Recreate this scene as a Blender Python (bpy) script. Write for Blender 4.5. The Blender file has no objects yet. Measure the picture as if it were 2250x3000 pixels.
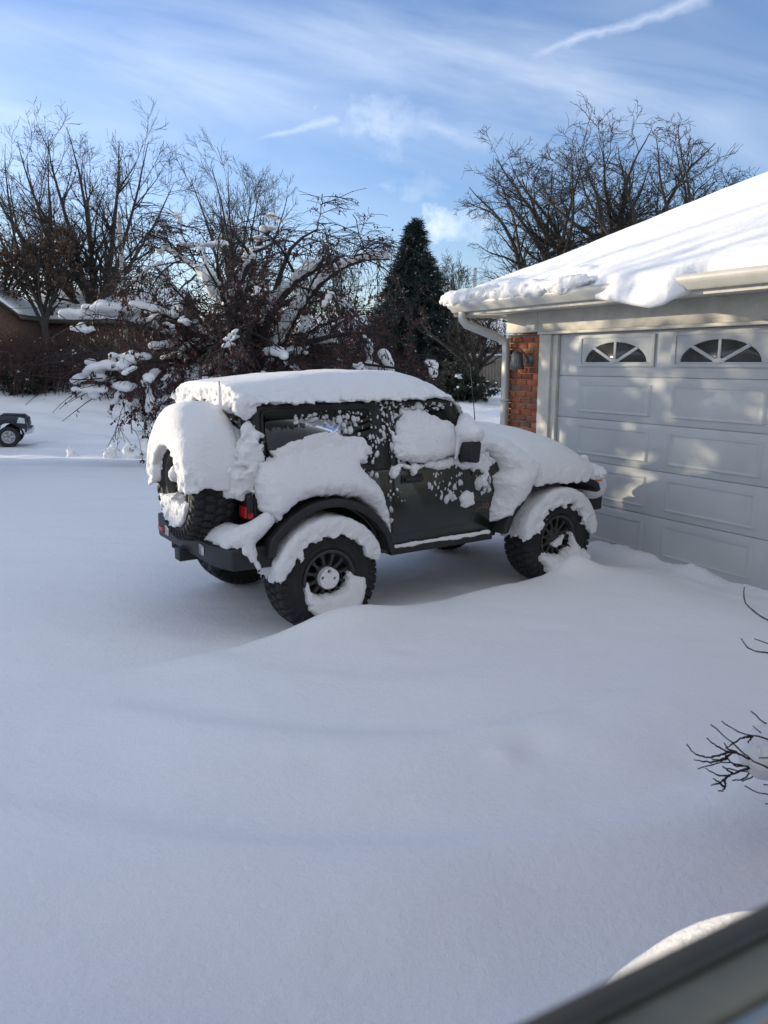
import bpy, math, random
import numpy as np
from mathutils import Matrix, Vector

# ------------------------------------------------------------------ camera, sky, sun, exposure
SC = bpy.context.scene
COL = SC.collection
HC = 2.03
cam_d = bpy.data.cameras.new('camera')
cam = bpy.data.objects.new('camera', cam_d)
COL.objects.link(cam)
cam.location = (0, 0, HC)
cam.rotation_euler = (math.radians(90 - 11), 0, 0)
cam_d.sensor_fit = 'VERTICAL'
cam_d.sensor_height = 24
cam_d.lens = 24 * 2254 / 3000
cam_d.clip_start = 0.02
cam_d.clip_end = 3000
cam_d.dof.use_dof = True
cam_d.dof.focus_distance = 8.0
cam_d.dof.aperture_fstop = 3.2
SC.camera = cam

SUN_AZ = math.radians(-65)      # measured from +Y towards +X
SUN_EL = math.radians(8.5)
SUN_DIR = np.array([math.sin(SUN_AZ) * math.cos(SUN_EL), math.cos(SUN_AZ) * math.cos(SUN_EL), math.sin(SUN_EL)])
sun_d = bpy.data.lights.new('sun', 'SUN')
sun_d.energy = 3.1
sun_d.angle = math.radians(0.45)
sun_d.color = (1.0, 0.85, 0.62)
sun = bpy.data.objects.new('sun', sun_d)
COL.objects.link(sun)
sun.rotation_euler = Vector(SUN_DIR).to_track_quat('Z', 'Y').to_euler()
sun.location = (-20, 10, 30)

SC.view_settings.view_transform = 'Standard'
SC.view_settings.look = 'None'
SC.view_settings.exposure = 0.86
SC.view_settings.gamma = 1
SC.cycles.max_bounces = 8
SC.cycles.transparent_max_bounces = 8
SC.cycles.use_denoising = True
SC.cycles.sample_clamp_indirect = 4


class NT:
    """small helper for wiring shader nodes"""
    def __init__(self, tree):
        self.t = tree

    def n(self, kind, **kw):
        nd = self.t.nodes.new(kind)
        for k, v in kw.items():
            setattr(nd, k, v)
        return nd

    def put(self, sock, v):
        if hasattr(v, 'is_output'):
            self.t.links.new(v, sock)
        else:
            sock.default_value = v

    def math(self, op, a, b=0.0, c=None, clamp=False):
        nd = self.n('ShaderNodeMath', operation=op, use_clamp=clamp)
        self.put(nd.inputs[0], a)
        self.put(nd.inputs[1], b)
        if c is not None:
            self.put(nd.inputs[2], c)
        return nd.outputs[0]

    def noise(self, vec, scale, detail=4, rough=0.5, dist=0.0):
        nd = self.n('ShaderNodeTexNoise')
        self.put(nd.inputs['Vector'], vec)
        nd.inputs['Scale'].default_value = scale
        nd.inputs['Detail'].default_value = detail
        nd.inputs['Roughness'].default_value = rough
        nd.inputs['Distortion'].default_value = dist
        return nd.outputs['Fac']

    def ramp(self, fac, stops, interp='LINEAR'):
        nd = self.n('ShaderNodeValToRGB')
        self.put(nd.inputs[0], fac)
        el = nd.color_ramp.elements
        nd.color_ramp.interpolation = interp
        while len(el) < len(stops):
            el.new(0.5)
        for e, (p, c) in zip(el, stops):
            e.position = p
            e.color = c if isinstance(c, tuple) else (c, c, c, 1)
        return nd.outputs[0]

    def mix(self, fac, a, b):
        nd = self.n('ShaderNodeMix', data_type='RGBA')
        self.put(nd.inputs[0], fac)
        self.put(nd.inputs[6], a)
        self.put(nd.inputs[7], b)
        return nd.outputs[2]


world = bpy.data.worlds.new('World')
SC.world = world
world.use_nodes = True
W = NT(world.node_tree)
world.node_tree.nodes.clear()
sky = W.n('ShaderNodeTexSky', sky_type='NISHITA')
sky.sun_disc = False
sky.sun_elevation = SUN_EL
sky.sun_rotation = SUN_AZ
sky.altitude = 200
sky.air_density = 1.0
sky.dust_density = 0.7
sky.ozone_density = 3.0
tc = W.n('ShaderNodeTexCoord')
sep = W.n('ShaderNodeSeparateXYZ')
W.put(sep.inputs[0], tc.outputs['Generated'])
yy = W.math('MAXIMUM', sep.outputs[1], 0.08)
uu = W.math('DIVIDE', sep.outputs[0], yy)
vv = W.math('DIVIDE', sep.outputs[2], yy)
comb = W.n('ShaderNodeCombineXYZ')
W.put(comb.inputs[0], uu)
W.put(comb.inputs[1], vv)
UV = comb.outputs[0]


def drawn(ang, su, sv, off):
    """direction coordinates stretched along a streak direction"""
    ca, sa = math.cos(ang), math.sin(ang)
    p = W.math('ADD', W.math('MULTIPLY', uu, ca), W.math('MULTIPLY', vv, sa))
    q = W.math('SUBTRACT', W.math('MULTIPLY', vv, ca), W.math('MULTIPLY', uu, sa))
    cb = W.n('ShaderNodeCombineXYZ')
    W.put(cb.inputs[0], W.math('MULTIPLY', p, su))
    W.put(cb.inputs[1], W.math('MULTIPLY', q, sv))
    cb.inputs[2].default_value = off
    return cb.outputs[0]


# wind drawn cirrus, two layers
c1 = W.noise(drawn(math.radians(-13), 1.5, 7.5, 1.7), 1.6, 6, 0.55, 0.5)
c2 = W.noise(drawn(math.radians(-10), 0.9, 2.6, 4.4), 1.5, 3, 0.5, 0.3)
cir = W.math('MULTIPLY', W.ramp(c1, [(0.36, 0.0), (0.78, 1.0)]), W.ramp(c2, [(0.38, 0.05), (0.66, 1.0)]))
hgt = W.ramp(vv, [(0.10, 0.10), (0.26, 1.0)])
cir = W.math('MULTIPLY', W.math('MULTIPLY', cir, hgt), 0.55)
wob = W.math('MULTIPLY', W.math('SUBTRACT', W.noise(UV, 14, 4, 0.6), 0.5), 1.0)


brk = W.noise(UV, 22, 5, 0.6)


def streak(p0, p1, width, amt):
    """a straight trail between two directions"""
    dx, dy = p1[0] - p0[0], p1[1] - p0[1]
    L = math.hypot(dx, dy)
    dx, dy = dx / L, dy / L
    a = W.math('ADD', W.math('MULTIPLY', W.math('SUBTRACT', uu, p0[0]), dx), W.math('MULTIPLY', W.math('SUBTRACT', vv, p0[1]), dy))
    b = W.math('SUBTRACT', W.math('MULTIPLY', W.math('SUBTRACT', vv, p0[1]), dx), W.math('MULTIPLY', W.math('SUBTRACT', uu, p0[0]), dy))
    b = W.math('ADD', b, W.math('MULTIPLY', wob, width * 2.4))
    wid = W.math('MULTIPLY_ADD', W.math('DIVIDE', a, L), width * 0.7, width * 0.35)
    g = W.math('SUBTRACT', 1.0, W.math('ABSOLUTE', W.math('DIVIDE', b, W.math('MAXIMUM', wid, 0.001))), clamp=True)
    e = W.math('MULTIPLY', W.ramp(W.math('DIVIDE', a, L), [(0.0, 0.0), (0.25, 1.0), (0.93, 1.0), (1.0, 0.0)]), amt)
    return W.math('MULTIPLY', g, e)


def puff(c, rx, ry, amt):
    wx = W.math('ADD', uu, W.math('MULTIPLY', W.math('SUBTRACT', brk, 0.5), rx * 4.5))
    wy = W.math('ADD', vv, W.math('MULTIPLY', wob, ry * 4.0))
    a = W.math('POWER', W.math('DIVIDE', W.math('SUBTRACT', wx, c[0]), rx), 2.0)
    b = W.math('POWER', W.math('DIVIDE', W.math('SUBTRACT', wy, c[1]), ry), 2.0)
    g = W.math('SUBTRACT', 1.0, W.math('ADD', a, b), clamp=True)
    return W.math('MULTIPLY', W.math('MULTIPLY', g, W.ramp(brk, [(0.32, 0.25), (0.62, 1.0)])), amt)


def uvp(px, py):
    y = -(py - 1500) / 2254
    p = math.radians(11)
    f = math.cos(p) + y * math.sin(p)
    return ((px - 1125) / 2254 / f, (-math.sin(p) + y * math.cos(p)) / f)


tot = cir
for item in (streak(uvp(1540, 170), uvp(2090, -20), 0.011, 0.26), streak(uvp(740, 410), uvp(1000, 345), 0.0065, 0.2),
             puff(uvp(1110, 350), 0.055, 0.026, 0.17), puff(uvp(1180, 385), 0.06, 0.018, 0.13), puff(uvp(1135, 440), 0.03, 0.018, 0.14),
             puff(uvp(1230, 555), 0.042, 0.016, 0.16), puff(uvp(1325, 655), 0.046, 0.023, 0.5),
             streak(uvp(1220, 365), uvp(1440, 425), 0.014, 0.12)):
    tot = W.math('ADD', tot, item)
# added unseen veil behind the camera, brightens the sides that face it
fill_veil = W.ramp(sep.outputs[1], [(0.0, 0.55), (0.06, 0.0)])
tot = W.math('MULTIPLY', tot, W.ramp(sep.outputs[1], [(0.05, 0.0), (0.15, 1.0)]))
tot = W.math('MINIMUM', W.math('ADD', tot, fill_veil), 0.85)
bgsky = W.n('ShaderNodeBackground')
bgsky.inputs['Strength'].default_value = 0.15
tint = W.n('ShaderNodeMix', data_type='RGBA', blend_type='MULTIPLY')
tint.inputs[0].default_value = 1.0
W.put(tint.inputs[6], sky.outputs[0])
tint.inputs[7].default_value = (1.0, 0.91, 1.02, 1)
W.put(bgsky.inputs[0], tint.outputs[2])
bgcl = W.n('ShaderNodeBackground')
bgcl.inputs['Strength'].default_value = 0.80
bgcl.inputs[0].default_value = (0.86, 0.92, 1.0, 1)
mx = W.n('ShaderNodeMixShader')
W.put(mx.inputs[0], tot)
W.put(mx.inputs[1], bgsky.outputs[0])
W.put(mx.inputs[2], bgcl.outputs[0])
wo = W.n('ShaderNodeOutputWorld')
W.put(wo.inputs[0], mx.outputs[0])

# ------------------------------------------------------------------ materials
MATS = {}


def mat(name, col, rough=0.6, metal=0.0, var=0.0, vscale=8.0, bump=0.0, bscale=40.0, spec=0.5, coat=0.0, attr=None, col2=None):
    m = bpy.data.materials.new(name)
    m.use_nodes = True
    N = NT(m.node_tree)
    b = m.node_tree.nodes['Principled BSDF']
    b.inputs['Roughness'].default_value = rough
    b.inputs['Metallic'].default_value = metal
    b.inputs['Specular IOR Level'].default_value = spec
    b.inputs['Coat Weight'].default_value = coat
    c = (*col, 1)
    t = N.n('ShaderNodeTexCoord')
    if attr:
        a = N.n('ShaderNodeAttribute', attribute_name=attr)
        base = a.outputs['Color']
    else:
        base = c
    if var > 0:
        f = N.noise(t.outputs['Object'], vscale, 5, 0.6)
        dark = (*[x * (1 - var) for x in col], 1)
        lite = (*[min(1, x * (1 + var)) for x in (col2 or col)], 1)
        if attr:
            mm = N.n('ShaderNodeMix', data_type='RGBA', blend_type='MULTIPLY')
            mm.inputs[0].default_value = 1
            N.put(mm.inputs[6], base)
            N.put(mm.inputs[7], N.ramp(f, [(0.3, 1 - var), (0.7, 1.0)]))
            base = mm.outputs[2]
        else:
            base = N.ramp(f, [(0.3, dark), (0.7, lite)])
    N.put(b.inputs['Base Color'], base)
    if bump > 0:
        f2 = N.noise(t.outputs['Object'], bscale, 6, 0.6)
        bp = N.n('ShaderNodeBump')
        bp.inputs['Strength'].default_value = min(1.0, bump)
        bp.inputs['Distance'].default_value = 0.01
        N.put(bp.inputs['Height'], f2)
        N.put(b.inputs['Normal'], bp.outputs[0])
    MATS[name] = m
    return m


def snow_mat(name, grain, gscale, col=(0.875, 0.87, 0.865), sss=0.0, dist=0.012):
    m = bpy.data.materials.new(name)
    m.use_nodes = True
    N = NT(m.node_tree)
    b = m.node_tree.nodes['Principled BSDF']
    b.inputs['Roughness'].default_value = 0.75
    b.inputs['Specular IOR Level'].default_value = 0.25
    t = N.n('ShaderNodeTexCoord')
    f = N.noise(t.outputs['Object'], gscale, 5, 0.65)
    f2 = N.noise(t.outputs['Object'], gscale * 6, 3, 0.6)
    base = N.ramp(f, [(0.3, (*[x * 0.975 for x in col], 1)), (0.7, (*col, 1))])
    N.put(b.inputs['Base Color'], base)
    h = N.math('ADD', f, N.math('MULTIPLY', f2, 0.32))
    bp = N.n('ShaderNodeBump')
    bp.inputs['Strength'].default_value = grain
    bp.inputs['Distance'].default_value = dist
    N.put(bp.inputs['Height'], h)
    N.put(b.inputs['Normal'], bp.outputs[0])
    if sss:
        b.inputs['Subsurface Weight'].default_value = sss
        b.inputs['Subsurface Radius'].default_value = (0.03, 0.03, 0.035)
        b.inputs['Subsurface Scale'].default_value = 0.6
    MATS[name] = m
    return m


M_GROUND = snow_mat('ground_snow', 0.6, 26)
M_SNOW = snow_mat('lying_snow', 0.9, 48, dist=0.018)
M_FLECK = snow_mat('stuck_snow', 0.9, 60, col=(0.68, 0.68, 0.68))
M_RSNOW = snow_mat('roof_lying_snow', 0.5, 14, dist=0.02)
M_PAINT = mat('dark_green_paint', (0.009, 0.0105, 0.007), 0.28, 0.0, 0.25, 5, coat=0.4)
M_TOP = mat('hard_top_plastic', (0.009, 0.009, 0.008), 0.5, 0, 0.2, 30, 0.15, 220)
M_PLAST = mat('black_plastic', (0.013, 0.013, 0.014), 0.55, 0, 0.2, 20, 0.2, 180)
M_STEEL = mat('bumper_powder_coat', (0.017, 0.018, 0.021), 0.5, 0.1, 0.25, 12, 0.15, 200)
M_RUB = mat('tyre_rubber', (0.017, 0.017, 0.018), 0.8, 0, 0.35, 9, 0.3, 90)
M_RIM = mat('rim_dark_grey', (0.045, 0.045, 0.044), 0.45, 0.35, 0.2, 14)
M_RED = mat('red_lens', (0.45, 0.015, 0.02), 0.18, 0, 0.15, 20)
M_AMB = mat('amber_lens', (0.75, 0.16, 0.02), 0.2, 0, 0.15, 20)
M_LENS = mat('clear_lens', (0.55, 0.57, 0.58), 0.15, 0.2, 0.2, 30)
M_CHROME = mat('bright_metal', (0.6, 0.6, 0.6), 0.25, 1.0, 0.1, 20)
M_ALLOY = mat('alloy_grey', (0.42, 0.42, 0.43), 0.4, 0.3, 0.1, 20)
M_SEAT = mat('seat_fabric', (0.025, 0.024, 0.022), 0.9, 0, 0.2, 30)
M_BADGE = mat('badge_grey', (0.22, 0.11, 0.085), 0.4, 0.4, 0.1, 50)
M_WHITE = mat('white_letter', (0.7, 0.7, 0.7), 0.5, 0, 0.05, 50)
M_NAVY = mat('navy_paint', (0.008, 0.011, 0.024), 0.35, 0.0, 0.15, 4, coat=0.15)
M_DOOR = mat('garage_door_paint', (0.46, 0.48, 0.475), 0.55, 0, 0.09, 1.3, 0.2, 90)
M_TRIM = mat('white_trim_paint', (0.52, 0.50, 0.44), 0.6, 0, 0.14, 6, 0.25, 60)
M_GUTTER = mat('gutter_enamel', (0.46, 0.45, 0.41), 0.42, 0, 0.1, 5)
M_BRICK = mat('brick_faces', (0.4, 0.2, 0.1), 0.85, 0, 0.45, 38, 0.6, 90, attr='col')
M_MORTAR = mat('mortar', (0.34, 0.30, 0.26), 0.9, 0, 0.2, 40, 0.5, 120)
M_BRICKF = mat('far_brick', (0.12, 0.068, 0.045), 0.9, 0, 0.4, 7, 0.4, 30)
M_SIDING = mat('pale_siding', (0.36, 0.34, 0.31), 0.8, 0, 0.15, 3)
M_WIN = mat('dark_window_glass', (0.02, 0.022, 0.025), 0.08, 0, 0.1, 3)
M_DGLASS = mat('dusty_pane', (0.05, 0.055, 0.055), 0.22, 0, 0.35, 7)
M_BARK = mat('grey_brown_bark', (0.046, 0.039, 0.034), 0.9, 0, 0.35, 6, 0.6, 30)
M_TWIG = mat('twig_bark', (0.030, 0.025, 0.022), 0.9, 0, 0.3, 3)
M_CBARK = mat('crabapple_bark', (0.024, 0.019, 0.018), 0.9, 0, 0.35, 9, 0.5, 40)
M_FRUIT = mat('dried_red_fruit', (0.060, 0.016, 0.014), 0.7, 0, 0.5, 6)
M_LEAF = mat('brown_oak_leaf', (0.075, 0.042, 0.022), 0.85, 0, 0.4, 4)
M_SPRUCE = mat('spruce_needles', (0.014, 0.023, 0.019), 0.85, 0, 0.45, 3, col2=(0.022, 0.036, 0.03))
M_SHRUB = mat('shrub_leaves', (0.018, 0.024, 0.015), 0.85, 0, 0.4, 6)
M_POLE = mat('weathered_pole_wood', (0.33, 0.30, 0.27), 0.9, 0, 0.25, 5, 0.4, 20)
M_PALEPOLE = mat('pale_post', (0.42, 0.42, 0.43), 0.6, 0, 0.1, 5)
M_FENCE = mat('fence_boards', (0.20, 0.17, 0.13), 0.9, 0, 0.3, 4, 0.4, 20)
M_LAMP = mat('lantern_pewter', (0.12, 0.13, 0.125), 0.4, 0.5, 0.25, 30)
M_FRAME = mat('window_frame_paint', (0.035, 0.033, 0.027), 0.5, 0, 0.2, 20)
M_FRAMEO = mat('window_frame_olive', (0.15, 0.14, 0.105), 0.5, 0, 0.2, 20)
M_FRAMEL = mat('window_frame_vinyl', (0.30, 0.36, 0.43), 0.35, 0, 0.1, 20)
M_DTRIM = mat('brown_trim', (0.10, 0.085, 0.07), 0.7, 0, 0.2, 4)
M_SHINGLE = mat('shingle', (0.07, 0.065, 0.06), 0.9, 0, 0.3, 8, 0.5, 40)


def glass_mat():
    m = bpy.data.materials.new('tinted_glass')
    m.use_nodes = True
    N = NT(m.node_tree)
    m.node_tree.nodes.clear()
    tr = N.n('ShaderNodeBsdfTransparent')
    tr.inputs[0].default_value = (0.30, 0.31, 0.29, 1)
    gl = N.n('ShaderNodeBsdfGlossy')
    gl.inputs['Roughness'].default_value = 0.03
    gl.inputs[0].default_value = (0.9, 0.9, 0.9, 1)
    fr = N.n('ShaderNodeFresnel')
    fr.inputs[0].default_value = 1.5
    mxs = N.n('ShaderNodeMixShader')
    N.put(mxs.inputs[0], fr.outputs[0])
    N.put(mxs.inputs[1], tr.outputs[0])
    N.put(mxs.inputs[2], gl.outputs[0])
    o = N.n('ShaderNodeOutputMaterial')
    N.put(o.inputs[0], mxs.outputs[0])
    return m


M_GLASS = glass_mat()


# ------------------------------------------------------------------ mesh helpers
def tag(o, label=None, cat=None, group=None, kind=None):
    if label:
        o['label'] = label
    if cat:
        o['category'] = cat
    if group:
        o['group'] = group
    if kind:
        o['kind'] = kind
    return o


def empty(name, loc=(0, 0, 0), rz=0.0, parent=None):
    o = bpy.data.objects.new(name, None)
    COL.objects.link(o)
    o.location = loc
    o.rotation_euler = (0, 0, rz)
    o.empty_display_size = 0.2
    if parent:
        o.parent = parent
    return o


def mk(name, V, F, m, parent=None, smooth=False, bevel=0.0, loc=None, attr=None):
    """V (n,3); F = list of index arrays/lists (faces of any size)"""
    me = bpy.data.meshes.new(name)
    V = np.asarray(V, dtype=np.float64).reshape(-1, 3)
    if isinstance(F, np.ndarray):
        F = [F]
    flat, starts, pos = [], [], 0
    for blk in F:
        if isinstance(blk, np.ndarray) and blk.ndim == 2:
            k = blk.shape[1]
            flat.append(blk.ravel().astype(np.int32))
            starts.append(pos + np.arange(blk.shape[0], dtype=np.int32) * k)
            pos += blk.size
        else:
            b = np.asarray(blk, dtype=np.int32)
            flat.append(b)
            starts.append(np.array([pos], dtype=np.int32))
            pos += len(b)
    flat = np.concatenate(flat)
    starts = np.concatenate(starts).astype(np.int32)
    me.vertices.add(len(V))
    me.vertices.foreach_set('co', V.ravel())
    me.loops.add(len(flat))
    me.loops.foreach_set('vertex_index', flat)
    me.polygons.add(len(starts))
    me.polygons.foreach_set('loop_start', starts)
    if attr is not None:
        a = me.attributes.new('col', 'FLOAT_COLOR', 'FACE')
        a.data.foreach_set('color', np.asarray(attr, dtype=np.float32).ravel())
    me.update(calc_edges=True)
    me.validate()
    if smooth:
        me.polygons.foreach_set('use_smooth', np.ones(len(me.polygons), dtype=bool))
    ms = m if isinstance(m, (list, tuple)) else [m]
    for q in ms:
        me.materials.append(q)
    o = bpy.data.objects.new(name, me)
    COL.objects.link(o)
    if parent:
        o.parent = parent
    if loc is not None:
        o.location = loc
    if bevel > 0:
        bv = o.modifiers.new('bevel', 'BEVEL')
        bv.width = bevel
        bv.segments = 2
        bv.limit_method = 'ANGLE'
        bv.angle_limit = math.radians(40)
        bv.harden_normals = False
    return o


class MB:
    """collects solids and links them as one mesh"""
    def __init__(self):
        self.V, self.F, self.n = [], [], 0

    def add(self, V, F):
        V = np.asarray(V, float).reshape(-1, 3)
        self.V.append(V)
        for f in F:
            self.F.append(np.asarray(f, dtype=np.int64) + self.n)
        self.n += len(V)
        return self

    def box(self, lo, hi, M=None):
        x0, y0, z0 = lo
        x1, y1, z1 = hi
        V = np.array([(x0, y0, z0), (x1, y0, z0), (x1, y1, z0), (x0, y1, z0), (x0, y0, z1), (x1, y0, z1), (x1, y1, z1), (x0, y1, z1)], float)
        if M is not None:
            V = V @ np.asarray(M)[:3, :3].T + np.asarray(M)[:3, 3]
        return self.add(V, [(0, 3, 2, 1), (4, 5, 6, 7), (0, 1, 5, 4), (1, 2, 6, 5), (2, 3, 7, 6), (3, 0, 4, 7)])

    def prism(self, poly, a, b, axis='y', fa=None):
        """extrude a 2-D polygon along an axis; axis y: poly in (x,z); z: (x,y); x: (y,z)"""
        P = np.asarray(poly, float)
        n = len(P)

        def emb(h):
            hv = np.full(n, h) if np.isscalar(h) else np.asarray(h, float)
            if axis == 'y':
                return np.c_[P[:, 0], hv, P[:, 1]]
            if axis == 'z':
                return np.c_[P[:, 0], P[:, 1], hv]
            return np.c_[hv, P[:, 0], P[:, 1]]
        V = np.r_[emb(a), emb(b)]
        i = np.arange(n)
        j = (i + 1) % n
        sides = np.c_[i, j, j + n, i + n]
        return self.add(V, [list(i[::-1]), list(i + n)] + [sides])

    def ring(self, outer, inner, a, b, axis='y'):
        """flat frame between two outlines with the same point count"""
        O, I = np.asarray(outer, float), np.asarray(inner, float)
        n = len(O)

        def emb(P, h):
            hv = h(P) if callable(h) else np.full(n, h)
            if axis == 'y':
                return np.c_[P[:, 0], hv, P[:, 1]]
            return np.c_[hv, P[:, 0], P[:, 1]]
        V = np.r_[emb(O, a), emb(I, a), emb(O, b), emb(I, b)]
        i = np.arange(n)
        j = (i + 1) % n
        return self.add(V, [np.c_[i, j, j + n, i + n], np.c_[i + 2 * n, i + 3 * n, j + 3 * n, j + 2 * n],
                            np.c_[i, i + 2 * n, j + 2 * n, j], np.c_[i + n, j + n, j + 3 * n, i + 3 * n]])

    def tube(self, pts, rad, sides=8, cap=True):
        P = np.asarray(pts, float)
        k = len(P)
        R = np.full(k, rad) if np.isscalar(rad) else np.asarray(rad, float)
        T = np.gradient(P, axis=0)
        T /= np.linalg.norm(T, axis=1)[:, None] + 1e-9
        ref = np.array([0, 0, 1.0]) if abs(T[0][2]) < 0.9 else np.array([1.0, 0, 0])
        U = np.cross(T, ref)
        U /= np.linalg.norm(U, axis=1)[:, None] + 1e-9
        Wv = np.cross(T, U)
        th = np.arange(sides) / sides * 2 * np.pi
        V = P[:, None] + R[:, None, None] * (np.cos(th)[None, :, None] * U[:, None] + np.sin(th)[None, :, None] * Wv[:, None])
        F = []
        a = np.arange(k - 1)[:, None] * sides
        i = np.arange(sides)[None]
        j = (i + 1) % sides
        F.append(np.stack([a + i, a + j, a + j + sides, a + i + sides], -1).reshape(-1, 4))
        if cap:
            F += [list(range(sides))[::-1], [(k - 1) * sides + q for q in range(sides)]]
        return self.add(V.reshape(-1, 3), F)

    def lathe(self, prof, n=32, axis='y', c=(0, 0, 0), close=False):
        """prof: list of (r, h) turned round an axis through c"""
        P = np.asarray(prof, float)
        th = np.arange(n) / n * 2 * np.pi
        r, h = P[:, 0][:, None], np.repeat(P[:, 1][:, None], n, 1)
        A, B = r * np.cos(th), r * np.sin(th)
        if axis == 'y':
            V = np.stack([A, h, B], -1)
        elif axis == 'x':
            V = np.stack([h, A, B], -1)
        else:
            V = np.stack([A, B, h], -1)
        V = V.reshape(-1, 3) + np.asarray(c)
        k = len(P)
        rng = k if close else k - 1
        F = []
        for q in range(rng):
            a, b = q * n, ((q + 1) % k) * n
            i = np.arange(n)
            j = (i + 1) % n
            F.append(np.c_[a + i, a + j, b + j, b + i])
        return self.add(V, F)

    def build(self, name, m, parent=None, smooth=False, bevel=0.0, loc=None):
        return mk(name, np.concatenate(self.V), self.F, m, parent, smooth, bevel, loc)


def lettering(name, text, size, extrude, m, parent, M, center=False, offset=0.0):
    cu = bpy.data.curves.new(name, 'FONT')
    cu.body = text
    cu.size = size
    cu.extrude = extrude
    cu.offset = offset
    if center:
        cu.align_x = cu.align_y = 'CENTER'
    t = bpy.data.objects.new(name + '_source', cu)
    COL.objects.link(t)
    me = bpy.data.meshes.new_from_object(t.evaluated_get(bpy.context.evaluated_depsgraph_get()))
    bpy.data.objects.remove(t)
    bpy.data.curves.remove(cu)
    me.materials.clear()
    me.materials.append(m)
    o = bpy.data.objects.new(name, me)
    COL.objects.link(o)
    o.parent = parent
    o.matrix_local = M
    return o


def rpoly(pts, r, n=4):
    """polygon with rounded corners, n+1 points on every corner"""
    P = [np.array(p, float) for p in pts]
    out = []
    for i, p in enumerate(P):
        a, b = P[i - 1] - p, P[(i + 1) % len(P)] - p
        rr = r[i] if isinstance(r, (list, tuple)) else r
        la, lb = np.linalg.norm(a), np.linalg.norm(b)
        rr = min(rr, la * 0.45, lb * 0.45)
        s, e = p + a / la * rr, p + b / lb * rr
        for k in range(n + 1):
            t = k / n
            out.append((1 - t) ** 2 * s + 2 * t * (1 - t) * p + t * t * e)
    return np.array(out)


# ------------------------------------------------------------------ noise and snow solids
def vnoise(x, y, z, seed=0):
    xi, yi, zi = np.floor(x).astype(np.int64), np.floor(y).astype(np.int64), np.floor(z).astype(np.int64)
    fx, fy, fz = x - xi, y - yi, z - zi
    fx, fy, fz = [f * f * f * (f * (f * 6 - 15) + 10) for f in (fx, fy, fz)]

    def h(a, b, c):
        n = (a * 374761393 + b * 668265263 + c * 2147483647 + seed * 974711) & 0x7fffffff
        n = ((n ^ (n >> 13)) * 1274126177) & 0x7fffffff
        n = n ^ (n >> 16)
        return (n & 0xffff) / 32767.5 - 1.0
    r = 0
    for dz in (0, 1):
        for dy in (0, 1):
            for dx in (0, 1):
                w = (fx if dx else 1 - fx) * (fy if dy else 1 - fy) * (fz if dz else 1 - fz)
                r = r + w * h(xi + dx, yi + dy, zi + dz)
    return r


def fbm(x, y, z, freq, octv=3, seed=0, gain=0.5):
    r, a, s = 0, 1.0, 0.0
    for k in range(octv):
        f = freq * 2 ** k
        r = r + a * vnoise(x * f + 17.3 * k, y * f + 5.1 * k, z * f + 9.7 * k, seed + k)
        s += a
        a *= gain
    return r / s


def surface_nets(f, lo, h):
    """closed surface of f<0 sampled on a grid"""
    f = np.pad(f, 1, constant_values=1.0)
    lo = np.asarray(lo, float) - h
    nx, ny, nz = f.shape
    ins = f < 0
    cnt = np.zeros((nx - 1, ny - 1, nz - 1), np.int8)
    for dx in (0, 1):
        for dy in (0, 1):
            for dz in (0, 1):
                cnt += ins[dx:nx - 1 + dx, dy:ny - 1 + dy, dz:nz - 1 + dz]
    act = (cnt > 0) & (cnt < 8)
    idx = -np.ones(act.shape, np.int64)
    cells = np.argwhere(act)
    idx[act] = np.arange(len(cells))
    acc = np.zeros((len(cells), 3))
    num = np.zeros(len(cells))
    cor = [(a, b, c) for a in (0, 1) for b in (0, 1) for c in (0, 1)]
    i, j, k = cells.T
    for a in range(8):
        for b in range(a + 1, 8):
            ca, cb = np.array(cor[a]), np.array(cor[b])
            if np.abs(ca - cb).sum() != 1:
                continue
            va = f[i + ca[0], j + ca[1], k + ca[2]]
            vb = f[i + cb[0], j + cb[1], k + cb[2]]
            cr = (va < 0) != (vb < 0)
            t = np.where(cr, va / np.where(cr, va - vb, 1), 0)
            acc += np.where(cr[:, None], ca + t[:, None] * (cb - ca), 0)
            num += cr
    V = (cells + acc / num[:, None]) * h + lo
    Q = []
    for ax in range(3):
        sl0 = [slice(1, -1)] * 3
        a0, a1 = [slice(None)] * 3, [slice(None)] * 3
        a0[ax], a1[ax] = slice(0, -1), slice(1, None)
        A, B = ins[tuple(a0)], ins[tuple(a1)]
        cr = A != B
        e = np.argwhere(cr)
        u, v = [q for q in range(3) if q != ax]
        ok = (e[:, u] > 0) & (e[:, v] > 0) & (e[:, u] < f.shape[u] - 1) & (e[:, v] < f.shape[v] - 1)
        e = e[ok]
        o = []
        for du, dv in ((-1, -1), (0, -1), (0, 0), (-1, 0)):
            q = e.copy()
            q[:, u] += du
            q[:, v] += dv
            o.append(idx[q[:, 0], q[:, 1], q[:, 2]])
        q4 = np.stack(o, -1)
        fl = A[e[:, 0], e[:, 1], e[:, 2]]
        if ax == 1:
            fl = ~fl
        q4[~fl] = q4[~fl][:, ::-1]
        Q.append(q4)
    return V, np.concatenate(Q)


def snow_solid(name, lo, hi, h, fn, parent=None, m=None, smooth=True):
    lo, hi = np.array(lo, float), np.array(hi, float)
    n = np.ceil((hi - lo) / h).astype(int) + 1
    ax = [lo[q] + np.arange(n[q]) * h for q in range(3)]
    X, Y, Z = np.meshgrid(*ax, indexing='ij')
    V, Q = surface_nets(fn(X, Y, Z), lo, h)
    return mk(name, V, [Q], m or M_SNOW, parent, smooth)


def smin(a, b, k=0.06):
    hh = np.clip(0.5 + 0.5 * (b - a) / k, 0, 1)
    return b * (1 - hh) + a * hh - k * hh * (1 - hh)


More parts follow.
